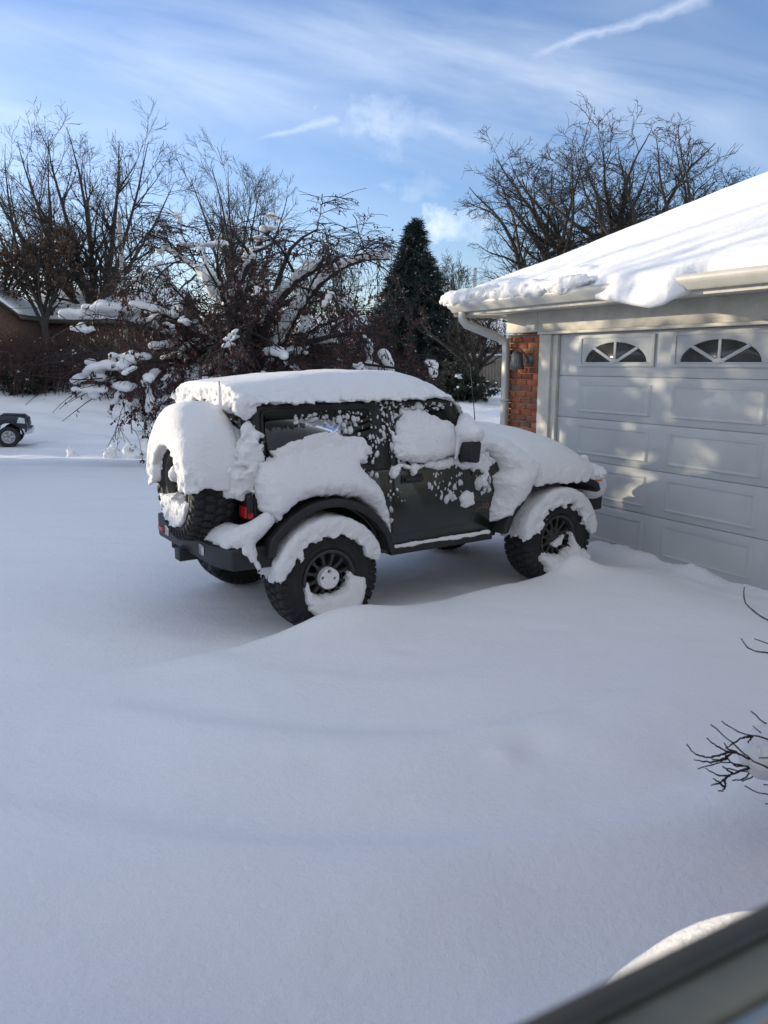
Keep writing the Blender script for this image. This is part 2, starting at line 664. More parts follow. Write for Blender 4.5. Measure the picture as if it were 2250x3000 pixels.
def ell(X, Y, Z, c, r):
    q = np.sqrt(((X - c[0]) / r[0]) ** 2 + ((Y - c[1]) / r[1]) ** 2 + ((Z - c[2]) / r[2]) ** 2)
    return (q - 1) * min(r)


def cap(X, Y, Z, a, b, ra, rb=None):
    rb = ra if rb is None else rb
    a, b = np.array(a, float), np.array(b, float)
    d = b - a
    t = np.clip(((X - a[0]) * d[0] + (Y - a[1]) * d[1] + (Z - a[2]) * d[2]) / (d @ d), 0, 1)
    return np.sqrt((X - a[0] - t * d[0]) ** 2 + (Y - a[1] - t * d[1]) ** 2 + (Z - a[2] - t * d[2]) ** 2) - (ra + (rb - ra) * t)


def pdist(x, z, poly):
    """signed distance to a polygon, positive inside"""
    P = np.asarray(poly, float)
    Q = np.roll(P, -1, 0)
    d = np.full(x.shape, 1e9)
    ins = np.zeros(x.shape, bool)
    for (ax, az), (bx, bz) in zip(P, Q):
        ex, ez = bx - ax, bz - az
        t = np.clip(((x - ax) * ex + (z - az) * ez) / (ex * ex + ez * ez + 1e-12), 0, 1)
        d = np.minimum(d, np.hypot(x - ax - t * ex, z - az - t * ez))
        c = ((az > z) != (bz > z)) & (x < (bx - ax) * (z - az) / (bz - az + 1e-12) + ax)
        ins ^= c
    return np.where(ins, d, -d)


def sheet(name, poly, ysf, tmax, w, parent, h=0.011, deep=0.04, seed=1, crumb=0.010, edge=0.022):
    """snow plastered on a side face: outline in (x,z), real thickness along -y"""
    P = np.asarray(poly, float)
    lo2, hi2 = P.min(0) - 0.04, P.max(0) + 0.04
    zz = np.linspace(lo2[1], hi2[1], 30)
    tm = max(float(np.max(tmax(np.full(30, x), zz))) for x in np.linspace(lo2[0], hi2[0], 12))
    ys = [float(np.min(ysf(np.full(30, x), zz))) for x in np.linspace(lo2[0], hi2[0], 12)]
    ysx = [float(np.max(ysf(np.full(30, x), zz))) for x in np.linspace(lo2[0], hi2[0], 12)]

    def fn(X, Y, Z):
        x2, z2 = X[:, 0, :], Z[:, 0, :]
        d = pdist(x2, z2, P) + edge * 1.7 * fbm(x2, z2 * 1.0, x2 * 0 + 3.1, 15, 4, seed, 0.65)
        u = np.clip(d / w, 0, 1)
        T = tmax(x2, z2) * np.sqrt(np.clip(1 - (1 - u) ** 2, 0, 1))
        T = np.where(d < 0, np.maximum(d * 2, -0.03), T + 0.004)
        t = ysf(X, Z) - Y
        g = np.maximum(t - T[:, None, :], -(t + deep))
        g = np.maximum(g, -d[:, None, :])
        am = crumb * (0.55 + 2.6 * np.exp(-np.abs(d) / 0.035))
        return g + am[:, None, :] * fbm(X, Y, Z, 26, 3, seed + 7, 0.65)
    return snow_solid(name, (lo2[0], min(ys) - tm - 0.04, lo2[1]), (hi2[0], max(ysx) + deep + 0.02, hi2[1]), h, fn, parent)


def sstep(a, b, x):
    t = np.clip((x - a) / (b - a), 0, 1)
    return t * t * (3 - 2 * t)


# ------------------------------------------------------------------ the ground under its snow
JO = np.array([-0.912, 6.352])                 # where the vehicle stands: under its rear axle
JYAW = math.radians(33.6)
JH = np.array([math.cos(JYAW), math.sin(JYAW)])
JR = np.array([JH[1], -JH[0]])                 # its right hand side
GTH = math.radians(29.6)
GD = np.array([-math.sin(GTH), math.cos(GTH)])      # along the garage front, away from the camera
GN = np.array([-math.cos(GTH), -math.sin(GTH)])     # out of the garage front
GP = np.array([3.42, 7.04]) * 0.47 / 0.488


def gz(x, y, detail=True):
    x = np.asarray(x, float)
    y = np.asarray(y, float)
    side = 1 - sstep(-3.5, 0.8, x - 0.10 * (y - 10))
    z = 0.10 + 0 * x
    z = z - 1.30 * sstep(12, 29, y) * side + 2.1 * sstep(32.5, 46, y) * side
    z = z + (1 - side) * (0.75 * sstep(13, 30, y) + 0.5 * sstep(34, 60, y))
    z = z + 1.2 * sstep(55, 110, y)
    if not detail:
        return z
    near = np.exp(-((x / 14) ** 2 + ((y - 5) / 14) ** 2))
    z = z + 0.05 * fbm(x, y, x * 0, 0.35, 2, 3) + 0.018 * fbm(x, y * 1.6, x * 0, 1.3, 3, 5) * near
    # small pits and crumbs in the crust
    pit = fbm(x, y, x * 0, 4.5, 3, 61, 0.6)
    z = z + near * (0.016 * np.clip(pit - 0.30, 0, 1) - 0.022 * np.clip(-pit - 0.34, 0, 1))
    # wind ripples drawn in long bands
    z = z + 0.004 * fbm(x * 0.5 + y * 0.3, y * 2.2, x * 0, 2.6, 3, 8) * near
    lx = (x - JO[0]) * JH[0] + (y - JO[1]) * JH[1]
    ly = -((x - JO[0]) * JR[0] + (y - JO[1]) * JR[1])
    # scoured hollow below and behind the vehicle, drift crest along its near side
    hol = sstep(-2.3, -0.3, lx) * (1 - sstep(2.6, 3.9, lx)) * sstep(-1.12, -0.80, ly + 0.05 * np.sin(lx * 2.1)) * (1 - sstep(0.9, 2.2, ly))
    z = z - 0.12 * hol
    crest = np.exp(-((ly + 1.25 + 0.06 * np.sin(lx * 1.7)) / 0.60) ** 2) * sstep(-0.95, 0.1, lx) * (1 - sstep(3.0, 4.2, lx))
    z = z + 0.065 * crest
    z = z + 0.15 * np.exp(-((lx - 2.52) / 0.22) ** 2 - ((ly + 1.02) / 0.16) ** 2)
    z = z + 0.10 * np.exp(-((lx - 0.05) / 0.42) ** 2 - ((ly + 1.05) / 0.17) ** 2)
    z = z - 0.05 * np.exp(-((lx + 0.62) / 0.34) ** 2 - ((ly + 0.86) / 0.13) ** 2)
    # ridges shaped to suggest bands reflected in the window pane, in front of the vehicle
    r = np.hypot((x + 0.1) * 0.95, y - 5.7)
    sec = sstep(-0.2, 1.4, 5.4 - y) * sstep(-2.2, -0.6, x) * (1 - sstep(2.2, 3.0, x))
    for rr, am in ((1.35, 0.035), (2.15, 0.055), (3.05, 0.06), (4.0, 0.045)):
        q = r - rr
        z = z + am * sec * np.where(q > 0, np.exp(-(q / 0.50) ** 2), np.exp(-(q / 0.15) ** 2))
    # small dents in the foreground
    for cx, cy, rr, am in ((0.75, 3.55, 0.10, -0.03), (0.58, 3.42, 0.06, 0.03), (-0.3, 3.3, 0.1, -0.015), (1.1, 3.5, 0.2, 0.02), (-1.7, 3.2, 0.16, -0.015), (1.5, 3.4, 0.13, -0.02), (0.1, 2.5, 0.3, 0.015)):
        z = z + am * np.exp(-((x - cx) ** 2 + (y - cy) ** 2) / rr ** 2)
    # the slab in front of the garage door lies a little lower, a lip of snow runs along the door
    gd = (x - GP[0]) * GN[0] + (y - GP[1]) * GN[1]
    gu = (x - GP[0]) * GD[0] + (y - GP[1]) * GD[1]
    gm = sstep(-4.5, -3.0, gu) * (1 - sstep(3.2, 4.4, gu))
    z = z - 0.10 * gm * (1 - sstep(0.15, 1.1, gd))
    lip = np.clip(fbm(x, y, x * 0, 1.9, 4, 12, 0.6) * 1.5 + 0.3, 0, 1)
    z = z + 0.09 * lip * gm * np.exp(-(np.maximum(gd, 0) / 0.16) ** 2)
    z = z + 0.03 * gm * np.exp(-((gd - 0.33) / 0.09) ** 2) * np.clip(fbm(x, y, x * 0, 2.6, 3, 31) + 0.2, 0, 1)
    # plough berms and lumps by the street, tyre lines on it
    bl = sstep(-16, -11, x) * (1 - sstep(-1.5, 1.5, x))
    lump = np.clip(fbm(x, y, x * 0, 1.1, 3, 21) - 0.02, 0, 1)
    z = z + 0.95 * lump * np.exp(-((y - 23.6 - 0.03 * x) / 0.75) ** 2) * sstep(-10.5, -9, x) * (1 - sstep(-1.5, 1.5, x))
    z = z + (0.22 + 0.5 * lump) * np.exp(-((y - 33.5 + 0.25 * x) / 0.9) ** 2) * bl
    for q in (27.2, 28.8, 30.2):
        z = z - 0.05 * np.exp(-((y - q + 0.12 * x) / 0.14) ** 2) * sstep(-30, -20, x + 10)
    for q in (0, 1.7, 3.4):
        z = z - 0.09 * np.exp(-((y - 35 + 0.55 * (x + 14) - q) / 0.2) ** 2) * (1 - sstep(-11, -8, x))
    z = z + 0.14 * fbm(x, y, x * 0, 0.8, 3, 44) * sstep(20, 24, y) * (1 - sstep(60, 90, y))
    return z


def build_ground():
    nx, ny = 720, 760
    t = np.linspace(-1, 1, nx)
    xs = 0.3 + 3.4 * np.sinh(4.6 * t)
    k = 4.9
    c = 4.6
    t0 = -np.arcsinh(16 / c) / k
    t = np.linspace(t0, 1, ny)
    ys = 5.2 + c * np.sinh(k * t)
    X, Y = np.meshgrid(xs, ys, indexing='ij')
    Z = gz(X, Y)
    V = np.stack([X, Y, Z], -1).reshape(-1, 3)
    i = np.arange(nx - 1)[:, None] * ny
    j = np.arange(ny - 1)[None]
    Q = np.stack([i + j, i + j + ny, i + j + ny + 1, i + j + 1], -1).reshape(-1, 4)
    o = mk('ground', V, [Q], M_GROUND, smooth=True)
    tag(o, 'smooth drifted snow lying over the driveway, street and yards', 'ground', kind='structure')


build_ground()


# ------------------------------------------------------------------ garage
def gpt(u, off, z):
    p = GP + GD * u + GN * off
    return (p[0], p[1], z)


# garage frame: local x = along the front towards the camera side (-GD), local y = out of the front... right handed with z up
GARM = Matrix(((-GD[0], -GN[0], 0, GP[0]), (-GD[1], -GN[1], 0, GP[1]), (0, 0, 1, 0), (0, 0, 0, 1)))
# local coords used below: (a, b, z) with a = -u (right is +), b = depth into the garage (front face b=0, outside b<0)


def build_garage():
    rng = np.random.default_rng(4)
    g = empty('garage')
    g.matrix_world = GARM
    tag(g, 'white garage with a panelled door, brick pier and deep snow on its hipped roof', 'garage')
    UL, UR = -3.57, 3.6          # wall ends in a
    DL, DR = -2.64, 2.52         # door opening
    ZT = 2.35
    # walls (brick returns, modelled brick by brick at the pier)
    w = MB()
    w.box((UL + 0.02, 0.03, -0.4), (-2.93, 0.25, 2.37))
    w.box((DR + 0.27, 0.03, -0.4), (UR, 0.25, 2.37))
    w.box((UL + 0.02, 0.25, -0.4), (UL + 0.25, 6.8, 2.6))
    w.box((UR - 0.25, 0.25, -0.4), (UR, 6.8, 2.6))
    w.box((UL + 0.25, 6.55, -0.4), (UR - 0.25, 6.8, 2.6))
    w.build('mortar_wall', M_MORTAR, g)
    V, F, C = [], [], []
    n = 0
    cols = [(0.40, 0.115, 0.045), (0.34, 0.095, 0.04), (0.43, 0.15, 0.06), (0.30, 0.10, 0.05), (0.22, 0.11, 0.075), (0.27, 0.19, 0.15), (0.03, 0.025, 0.025), (0.36, 0.13, 0.06)]
    pr = np.array([4, 4, 3, 3, 2, 1.6, 0.9, 3])
    pr = pr / pr.sum()
    z = -0.3
    row = 0
    while z < 2.35:
        for (s, e) in ((UL, -2.93),):
            a = s - (0.10 if row % 2 else 0.0)
            while a < e - 0.02:
                a0, a1 = max(a, s), min(a + 0.195, e)
                if a1 - a0 > 0.02:
                    jz, jd = rng.normal(0, 0.0012), rng.normal(0, 0.0015)
                    x0, x1, y0, y1, z0, z1 = a0 + 0.004, a1 - 0.004, 0.014 + jd, 0.06, z + jz, min(z + 0.062 + jz, 2.365)
                    b = 0.004
                    vv_ = [(x0, y0 + b, z0), (x1, y0 + b, z0), (x1, y0 + b, z1), (x0, y0 + b, z1), (x0 + b, y0, z0 + b), (x1 - b, y0, z0 + b), (x1 - b, y0, z1 - b), (x0 + b, y0, z1 - b),
                           (x0, y1, z0), (x1, y1, z0), (x1, y1, z1), (x0, y1, z1)]
                    ff = [(4, 5, 6, 7), (0, 1, 5, 4), (1, 2, 6, 5), (2, 3, 7, 6), (3, 0, 4, 7), (8, 9, 1, 0), (9, 10, 2, 1), (10, 11, 3, 2), (11, 8, 0, 3)]
                    V += vv_
                    F += [[q + n for q in f] for f in ff]
                    n += 12
                    c = np.array(cols[rng.choice(len(cols), p=pr)]) * rng.uniform(0.8, 1.15)
                    C += [(*c, 1)] * len(ff)
                a += 0.205
        z += 0.0735
        row += 1
    mk('brick_pier', V, [np.array(F)], M_BRICK, g, attr=C)
    # door: five sections with embossed panels
    d = MB()
    sh = 0.47
    for r in range(5):
        z0 = -0.0 + r * sh
        d.box((DL + 0.005, 0.06, z0 + 0.004), (DR - 0.005, 0.10, z0 + sh - 0.004))
        d.box((DL + 0.02, 0.075, z0 + sh - 0.02), (DR - 0.02, 0.099, z0 + sh + 0.02))
        if r == 4:
            continue
        for k in range(4):
            ca = -1.785 + 1.285 * k
            A = 0.525
            q = [(A, 0.115, 0.0), (A - 0.018, 0.130, -0.011), (A - 0.042, 0.112, -0.011), (A - 0.058, 0.098, -0.002), (A - 0.085, 0.075, -0.007)]
            q = [(aa, hh + 0.035, yy_) for aa, hh, yy_ in q]
            Vp = []
            for aa, hh, yy_ in q:
                zc = z0 + sh / 2
                hh = min(hh, 0.16)
                Vp += [(ca - aa, 0.06 + yy_, zc - hh), (ca + aa, 0.06 + yy_, zc - hh), (ca + aa, 0.06 + yy_, zc + hh), (ca - aa, 0.06 + yy_, zc + hh)]
            Fp = []
            for l in range(len(q) - 1):
                for e in range(4):
                    Fp.append((l * 4 + e, l * 4 + (e + 1) % 4, l * 4 + 4 + (e + 1) % 4, l * 4 + 4 + e))
            Fp.append(tuple(range((len(q) - 1) * 4, len(q) * 4)))
            d.add(Vp, [np.array(Fp)])
    door = d.build('garage_door', M_DOOR, g, bevel=0.002)
    door['label'] = 'pale sectional door with raised panels and fan windows'
    # windows
    for k in range(4):
        ca = -1.785 + 1.285 * k
        f = MB()
        out = [(ca - 0.535, 1.985), (ca + 0.535, 1.985), (ca + 0.535, 2.315), (ca - 0.535, 2.315)]
        inn = [(ca - 0.49, 2.015), (ca + 0.49, 2.015), (ca + 0.49, 2.285), (ca - 0.49, 2.285)]
        f.ring(out, inn, 0.040, 0.062)
        # the plate with four fan lights: built as flat ribs round the glass
        NA = 40
        arc = [(ca + 0.435 * math.cos(t), 2.028 + 0.215 * math.sin(t)) for t in np.linspace(0, math.pi, NA)]
        top = []
        for (xa, za) in arc:
            dx, dz = xa - ca, za - 2.028 + 1e-6
            s = min(0.491 / max(abs(dx), 1e-6), 0.258 / max(dz, 1e-6))
            top.append((ca + dx * s, 2.028 + dz * s if dz > 1e-3 else 2.028))
        a_, b_ = np.array(arc), np.array(top)
        Vv = np.r_[np.c_[a_[:, 0], np.full(NA, 0.050), a_[:, 1]], np.c_[b_[:, 0], np.full(NA, 0.050), b_[:, 1]],
                   np.c_[a_[:, 0], np.full(NA, 0.062), a_[:, 1]]]
        i = np.arange(NA - 1)
        f.add(Vv, [np.c_[i, i + 1, i + 1 + NA, i + NA], np.c_[i + 2 * NA, i + 1 + 2 * NA, i + 1, i]])
        f.box((ca - 0.491, 0.050, 2.012), (ca + 0.491, 0.062, 2.034))
        for t in (45, 90, 135):
            t = math.radians(t)
            ex, ez = ca + 0.44 * math.cos(t), 2.028 + 0.22 * math.sin(t)
            dx, dz = ex - ca, ez - 2.028
            L = math.hypot(dx, dz)
            nx_, nz_ = -dz / L * 0.016, dx / L * 0.016
            f.prism([(ca - nx_, 2.028 - nz_), (ex - nx_, ez - nz_), (ex + nx_, ez + nz_), (ca + nx_, 2.028 + nz_)], 0.046, 0.062)
        f.prism([(ca + 0.07 * math.cos(t), 2.026 + 0.045 * math.sin(t)) for t in np.linspace(0, math.pi, 12)], 0.044, 0.062)
        fr = f.build('fan_window', M_DOOR, g, bevel=0.002)
        p = MB()
        p.prism([(ca + 0.43 * math.cos(t), 2.03 + 0.21 * math.sin(t)) for t in np.linspace(0, math.pi, 24)], 0.056, 0.0585)
        p.build('pane', M_DGLASS, fr)
    # frame and header
    for s, e, s2, e2 in ((-2.93, DL - 0.09, DL - 0.09, DL - 0.004), (DR + 0.09, DR + 0.27, DR + 0.004, DR + 0.09)):
        t = MB()
        t.box((s, -0.012, -0.35), (e, 0.20, ZT))
        t.box((s2, 0.022, -0.35), (e2, 0.20, ZT))
        t.build('door_jamb', M_TRIM, g, bevel=0.004)
    t = MB()
    t.box((-2.98, -0.006, ZT + 0.036), (UR, 0.25, 2.64))
    t.box((UL, 0.0, 2.385), (-2.995, 0.25, 2.64))
    t.box((-2.93, -0.045, ZT + 0.002), (UR, 0.20, ZT + 0.034))
    t.build('header_board', M_TRIM, g, bevel=0.004)
    # roof: hip, eave overhang 0.5
    OV = 0.5
    ex0, ex1, ey0, ey1 = UL - OV + 0.20, UR + OV, -OV, 6.8 + OV
    ze = 2.70
    sl = 0.5
    half = (ex1 - ex0) / 2
    mid = (ex0 + ex1) / 2
    r0, r1 = ey0 + half, ey1 - half if ey1 - half > ey0 + half else ey0 + half + 0.2
    zr = ze + half * sl
    Vr = [(ex0, ey0, ze), (ex1, ey0, ze), (ex1, ey1, ze), (ex0, ey1, ze), (mid, r0, zr), (mid, max(r1, r0 + 0.05), zr)]
    r = MB()
    r.add(Vr, [(0, 1, 4), (1, 2, 5, 4), (2, 3, 5), (3, 0, 4, 5), (3, 2, 1, 0)])
    r.build('roof', M_SHINGLE, g)
    s = MB()
    s.box((ex0 + 0.03, ey0 + 0.03, 2.615), (ex1 - 0.03, -0.004, 2.632))
    s.box((ex0 + 0.03, 0.001, 2.615), (UL - 0.003, ey1 - 0.03, 2.632))
    s.build('soffit', M_TRIM, g)
    f = MB()
    f.box((ex0, ey0 - 0.0, 2.60), (ex1, ey0 + 0.024, 2.71))
    f.box((ex0, ey0 + 0.027, 2.60), (ex0 + 0.024, ey1, 2.71))
    f.build('fascia', M_TRIM, g, bevel=0.003)
    # K style gutter
    prof = [(0.0, 0.0), (-0.07, 0.0), (-0.085, 0.035), (-0.11, 0.06), (-0.118, 0.085), (-0.118, 0.125), (-0.105, 0.128), (-0.105, 0.11), (-0.06, 0.03), (0.0, 0.02)]
    gu = MB()
    P = np.array(prof)
    n = len(P)
    A = np.c_[np.full(n, ex0) + P[:, 0], ey0 - 0.003 + P[:, 0], 2.64 + P[:, 1]]
    B = np.c_[np.full(n, ex1), ey0 - 0.003 + P[:, 0], 2.64 + P[:, 1]]
    Cc = np.c_[ex0 - 0.003 + P[:, 0], np.full(n, ey1), 2.64 + P[:, 1]]
    i = np.arange(n)
    j = (i + 1) % n
    gu.add(np.r_[A, B], [np.c_[i, j, j + n, i + n]])
    gu.add(np.r_[A, Cc], [np.c_[j, i, i + n, j + n]])
    gu.build('gutter', M_GUTTER, g)
    dp = MB()
    for pts in ([(-3.74, -0.555, 2.64), (-3.74, -0.555, 2.545), (-3.72, -0.51, 2.49), (-3.56, -0.13, 2.335), (-3.505, -0.055, 2.27), (-3.50, -0.05, 2.19), (-3.50, -0.05, 0.02)],):
        P = np.array(pts, float)
        rings = []
        for q in range(len(P)):
            tn = (P[min(q + 1, len(P) - 1)] - P[max(q - 1, 0)])
            tn /= np.linalg.norm(tn)
            sx = np.array([0.42, 0.9, 0]) if 1 <= q <= 4 else np.array([0, 1.0, 0])
            sx = np.array([0, 1.0, 0]) - tn * tn[1] if abs(tn[1]) < 0.9 else np.array([0, 0, 1.0])
            sx /= np.linalg.norm(sx)
            sy = np.cross(tn, sx)
            rings.append([P[q] + sx * a * 0.033 + sy * b * 0.046 for a, b in ((-1, -0.8), (-0.8, -1), (0.8, -1), (1, -0.8), (1, 0.8), (0.8, 1), (-0.8, 1), (-1, 0.8))])
        Vd = np.array(rings).reshape(-1, 3)
        Fd = []
        for q in range(len(P) - 1):
            for e in range(8):
                Fd.append((q * 8 + e, q * 8 + (e + 1) % 8, q * 8 + 8 + (e + 1) % 8, q * 8 + 8 + e))
        dp.add(Vd, [np.array(Fd)])
    dp.box((-3.552, -0.09, 1.55), (-3.448, 0.02, 1.58))
    dp.box((-3.552, -0.09, 0.55), (-3.448, 0.02, 0.58))
    dp.build('downspout', M_GUTTER, g)
    # snow on the roof
    nu, nv = 330, 190
    a = np.linspace(ex0 - 0.10, ex1 + 0.05, nu)
    v = np.linspace(0, 1, nv)
    A_, Vv_ = np.meshgrid(a, v, indexing='ij')
    # eave line of the snow: ragged at the left corner, a tongue over the gutter, pulled back on the right
    al = a
    eave = np.interp(al, [-4.2, -3.9, -3.2, -2.4, -1.7, -1.45, -1.25, -1.05, -0.85, -0.70, -0.60, -0.52, -0.45, -0.38, -0.30, -0.1, 0.2, 0.30, 0.34, 0.5, 1.0, 4],
                     [-0.53, -0.55, -0.54, -0.53, -0.55, -0.60, -0.64, -0.675, -0.70, -0.705, -0.70, -0.67, -0.61, -0.53, -0.48, -0.45, -0.45, -0.46, -0.56, -0.62, -0.6, -0.6])
    eave = eave + 0.018 * fbm(al, al * 0, al * 0, 6.0, 3, 3) * np.interp(al, [-1.5, -1.2, -0.5, -0.3], [1, 0.2, 0.2, 1])
    drop = np.interp(al, [-1.5, -1.2, -0.9, -0.68, -0.55, -0.45, -0.36], [0, 0.04, 0.10, 0.14, 0.12, 0.05, 0])
    B0 = eave[:, None]
    Bk = B0 + (r0 - 0.0 - B0) * Vv_ ** 1.6
    th = 0.17 + 0.03 * fbm(A_, Bk, A_ * 0, 0.6, 3, 4) + 0.012 * fbm(A_, Bk, A_ * 0, 3.5, 3, 6)
    din = Bk - B0
    rw = np.interp(al, [-1.7, -1.3, -0.5, -0.3], [0.18, 0.06, 0.05, 0.06])[:, None]
    rim = np.sqrt(np.clip(1 - (1 - np.clip(din / rw, 0, 1)) ** 2, 0, 1))
    lump = np.clip(fbm(A_, Bk, A_ * 0, 5.0, 3, 9), 0, 1) * (A_ < -1.7) * np.exp(-(din / 0.22) ** 2) * 0.20
    # roof plane height, hip limited on both sides
    lim = np.minimum(np.minimum(Bk - ey0, A_ - ex0), ex1 - A_)
    base = ze + sl * np.clip(lim, -0.1, None)
    edgeside = np.sqrt(np.clip((np.minimum(A_ - a[0], a[-1] - A_)) / 0.16, 0, 1))
    ztop = base + 0.02 + (th * rim + lump) * edgeside
    ztop = ztop - drop[:, None] * np.exp(-(din / 0.05) ** 2)
    zbot = base[:, :1] + 0.01 - drop[:, None] - 0.02
    # smooth the hip crest
    for _ in range(6):
        ztop[1:-1, 1:-1] = 0.25 * (ztop[:-2, 1:-1] + ztop[2:, 1:-1] + ztop[1:-1, :-2] + ztop[1:-1, 2:])
    V = np.stack([A_, Bk, ztop], -1).reshape(-1, 3)
    i = np.arange(nu - 1)[:, None] * nv
    j = np.arange(nv - 1)[None]
    Q = np.stack([i + j, i + j + nv, i + j + nv + 1, i + j + 1], -1).reshape(-1, 4)
    # front lip closes down to the roof, left edge too
    ob = np.c_[a, eave + 0.012, zbot[:, 0]]
    oc = np.c_[a, eave + 0.20, base[:, 0] - 0.02]
    k0 = len(V)
    V = np.r_[V, ob, oc]
    ii = np.arange(nu - 1)
    Q2 = np.c_[ii * nv, k0 + ii, k0 + ii + 1, (ii + 1) * nv]
    Q3 = np.c_[k0 + ii, k0 + nu + ii, k0 + nu + ii + 1, k0 + ii + 1]
    jj = np.arange(nv - 1)
    ol = np.c_[np.full(nv, a[0] + 0.03), Bk[0], base[0] - 0.06]
    k1 = len(V)
    V = np.r_[V, ol]
    Q4 = np.c_[jj, jj + 1, k1 + jj + 1, k1 + jj]
    o = mk('roof_snow', V, [Q, Q2, Q3, Q4], M_RSNOW, g, smooth=True)
    # slabs of broken snow lying in the gutter
    def lumps(X, Y, Z):
        f = np.full(X.shape, 1.0)
        rr = np.random.default_rng(11)
        for q in range(62):
            x = rr.uniform(-3.98, -1.7)
            f = smin(f, ell(X, Y, Z, (x, -0.555 + rr.normal(0, 0.02), 2.79 + rr.uniform(-0.01, 0.05)), (rr.uniform(0.10, 0.24), 0.06, rr.uniform(0.04, 0.07))), 0.05)
        return f + 0.03 * fbm(X, Y, Z, 12, 3, 5, 0.6)
    snow_solid('gutter_snow', (-4.3, -0.70, 2.70), (-1.5, -0.36, 2.95), 0.017, lumps, g)
    return g


build_garage()


def build_lantern():
    l = empty('wall_lantern')
    l.matrix_world = GARM @ Matrix.Translation((-3.18, 0.014, 2.05))
    tag(l, 'grey ribbed bell lantern on the brick pier beside the downspout', 'lantern')
    b = MB()
    b.lathe([(0.0, -0.035), (0.03, -0.033), (0.062, -0.02), (0.07, 0.0)], 24, 'y', (0.06, 0, 0.02))
    b.build('backplate', M_LAMP, l, smooth=True)
    b = MB()
    th = np.linspace(0, math.pi, 10)
    b.tube([(0.06, -0.03, 0.02), (0.06, -0.10, 0.10), (0.04, -0.14, 0.14), (0.0, -0.15, 0.13), (0, -0.15, 0.10)], 0.009, 8)
    b.build('arm', M_LAMP, l, smooth=True)
    n = 48
    V, F = [], []
    prof = [(0.02, 0.115), (0.045, 0.105), (0.06, 0.08), (0.068, 0.03), (0.078, -0.04), (0.09, -0.10), (0.086, -0.104)]
    for q, (r, h) in enumerate(prof):
        for k in range(n):
            t = k / n * 2 * math.pi
            rr = r * (1 + (0.05 if 1 < q else 0) * math.cos(16 * t))
            V.append((rr * math.cos(t), -0.15 + rr * math.sin(t), h))
    for q in range(len(prof) - 1):
        for k in range(n):
            F.append((q * n + k, q * n + (k + 1) % n, q * n + n + (k + 1) % n, q * n + n + k))
    mk('lamp_shade', V, [np.array(F)], M_LAMP, l, smooth=True)
    b = MB()
    b.lathe([(0.0, 0.09), (0.02, 0.08), (0.032, 0.02), (0.025, -0.03), (0.0, -0.045)], 16, 'z', (0, -0.15, 0))
    b.build('bulb', M_LENS, l, smooth=True)


build_lantern()


# ------------------------------------------------------------------ the snowed-in off-road vehicle
def yside(z):
    """half width of the body at height z"""
    z = np.asarray(z, float)
    return np.where(z < 1.2, 0.78, 0.78 - (z - 1.2) * 0.09 / 0.54)


def arc_pts(cx, cz, r, a0, a1, n):
    return [(cx + r * math.cos(math.radians(t)), cz + r * math.sin(math.radians(t))) for t in np.linspace(a0, a1, n)]


def make_tyre_mesh(r=0.445, w=0.31, rin=0.225):
    t = MB()
    h = w / 2
    prof = [(rin, -h * 0.72), (rin + 0.012, -h * 0.86), (rin + 0.05, -h * 0.97), (r - 0.10, -h), (r - 0.045, -h * 0.97), (r - 0.022, -h * 0.88), (r - 0.014, -h * 0.6), (r - 0.014, h * 0.6),
            (r - 0.022, h * 0.88), (r - 0.045, h * 0.97), (r - 0.10, h), (rin + 0.05, h * 0.97), (rin + 0.012, h * 0.86), (rin, h * 0.72)]
    t.lathe(prof, 72, 'y')
    n = 38
    for k in range(n):
        for (y0, y1, dr, off, wid, sk) in ((-h * 0.99, -h * 0.58, 0.0, 0.0, 0.050, 0.10), (-h * 0.50, -h * 0.06, 0.002, 0.5, 0.044, -0.35), (h * 0.06, h * 0.50, 0.002, 0.1, 0.044, 0.35), (h * 0.58, h * 0.99, 0.0, 0.5, 0.050, -0.10)):
            a = (k + off) / n * 2 * math.pi
            long = 1.0 + 0.25 * ((k % 2) * 2 - 1) * (abs(y0) > h * 0.7 or abs(y1) > h * 0.7)
            hw = wid * 0.5
            V = []
            for (rr) in (r - 0.04, r + dr):
                for (yq, sg) in ((y0, -1), (y1, 1)):
                    drop = 0.018 if (abs(yq) > h * 0.9 and rr > r - 0.02) else 0.0
                    for tt in (-hw, hw):
                        an = a + (tt * long + sk * (yq - (y0 + y1) / 2) * 0.5) / r
                        V.append(((rr - drop) * math.cos(an), yq, (rr - drop) * math.sin(an)))
            t.add(V, [(4, 5, 7, 6), (0, 4, 6, 2), (1, 3, 7, 5), (0, 1, 5, 4), (2, 6, 7, 3)])
        # side biters on both shoulders
        for s in (-1, 1):
            a = (k + (0 if s < 0 else 0.5)) / n * 2 * math.pi
            V = []
            for rr, yy_ in ((r - 0.085, h * 1.0), (r - 0.03, h * 0.985), (r - 0.085, h * 1.0 + 0.007), (r - 0.03, h * 0.985 + 0.009)):
                for tt in (-0.016, 0.016):
                    an = a + tt / r
                    V.append((rr * math.cos(an), s * yy_, rr * math.sin(an)))
            t.add(V, [(4, 5, 7, 6), (0, 4, 6, 2), (1, 3, 7, 5), (0, 1, 5, 4), (2, 6, 7, 3)])
    # two raised rings on each sidewall
    for s in (-1, 1):
        for rr in (0.285, 0.34):
            t.lathe([(rr - 0.006, s * (h * 0.97)), (rr, s * (h + 0.004)), (rr + 0.006, s * (h * 0.97))], 64, 'y')
    return t


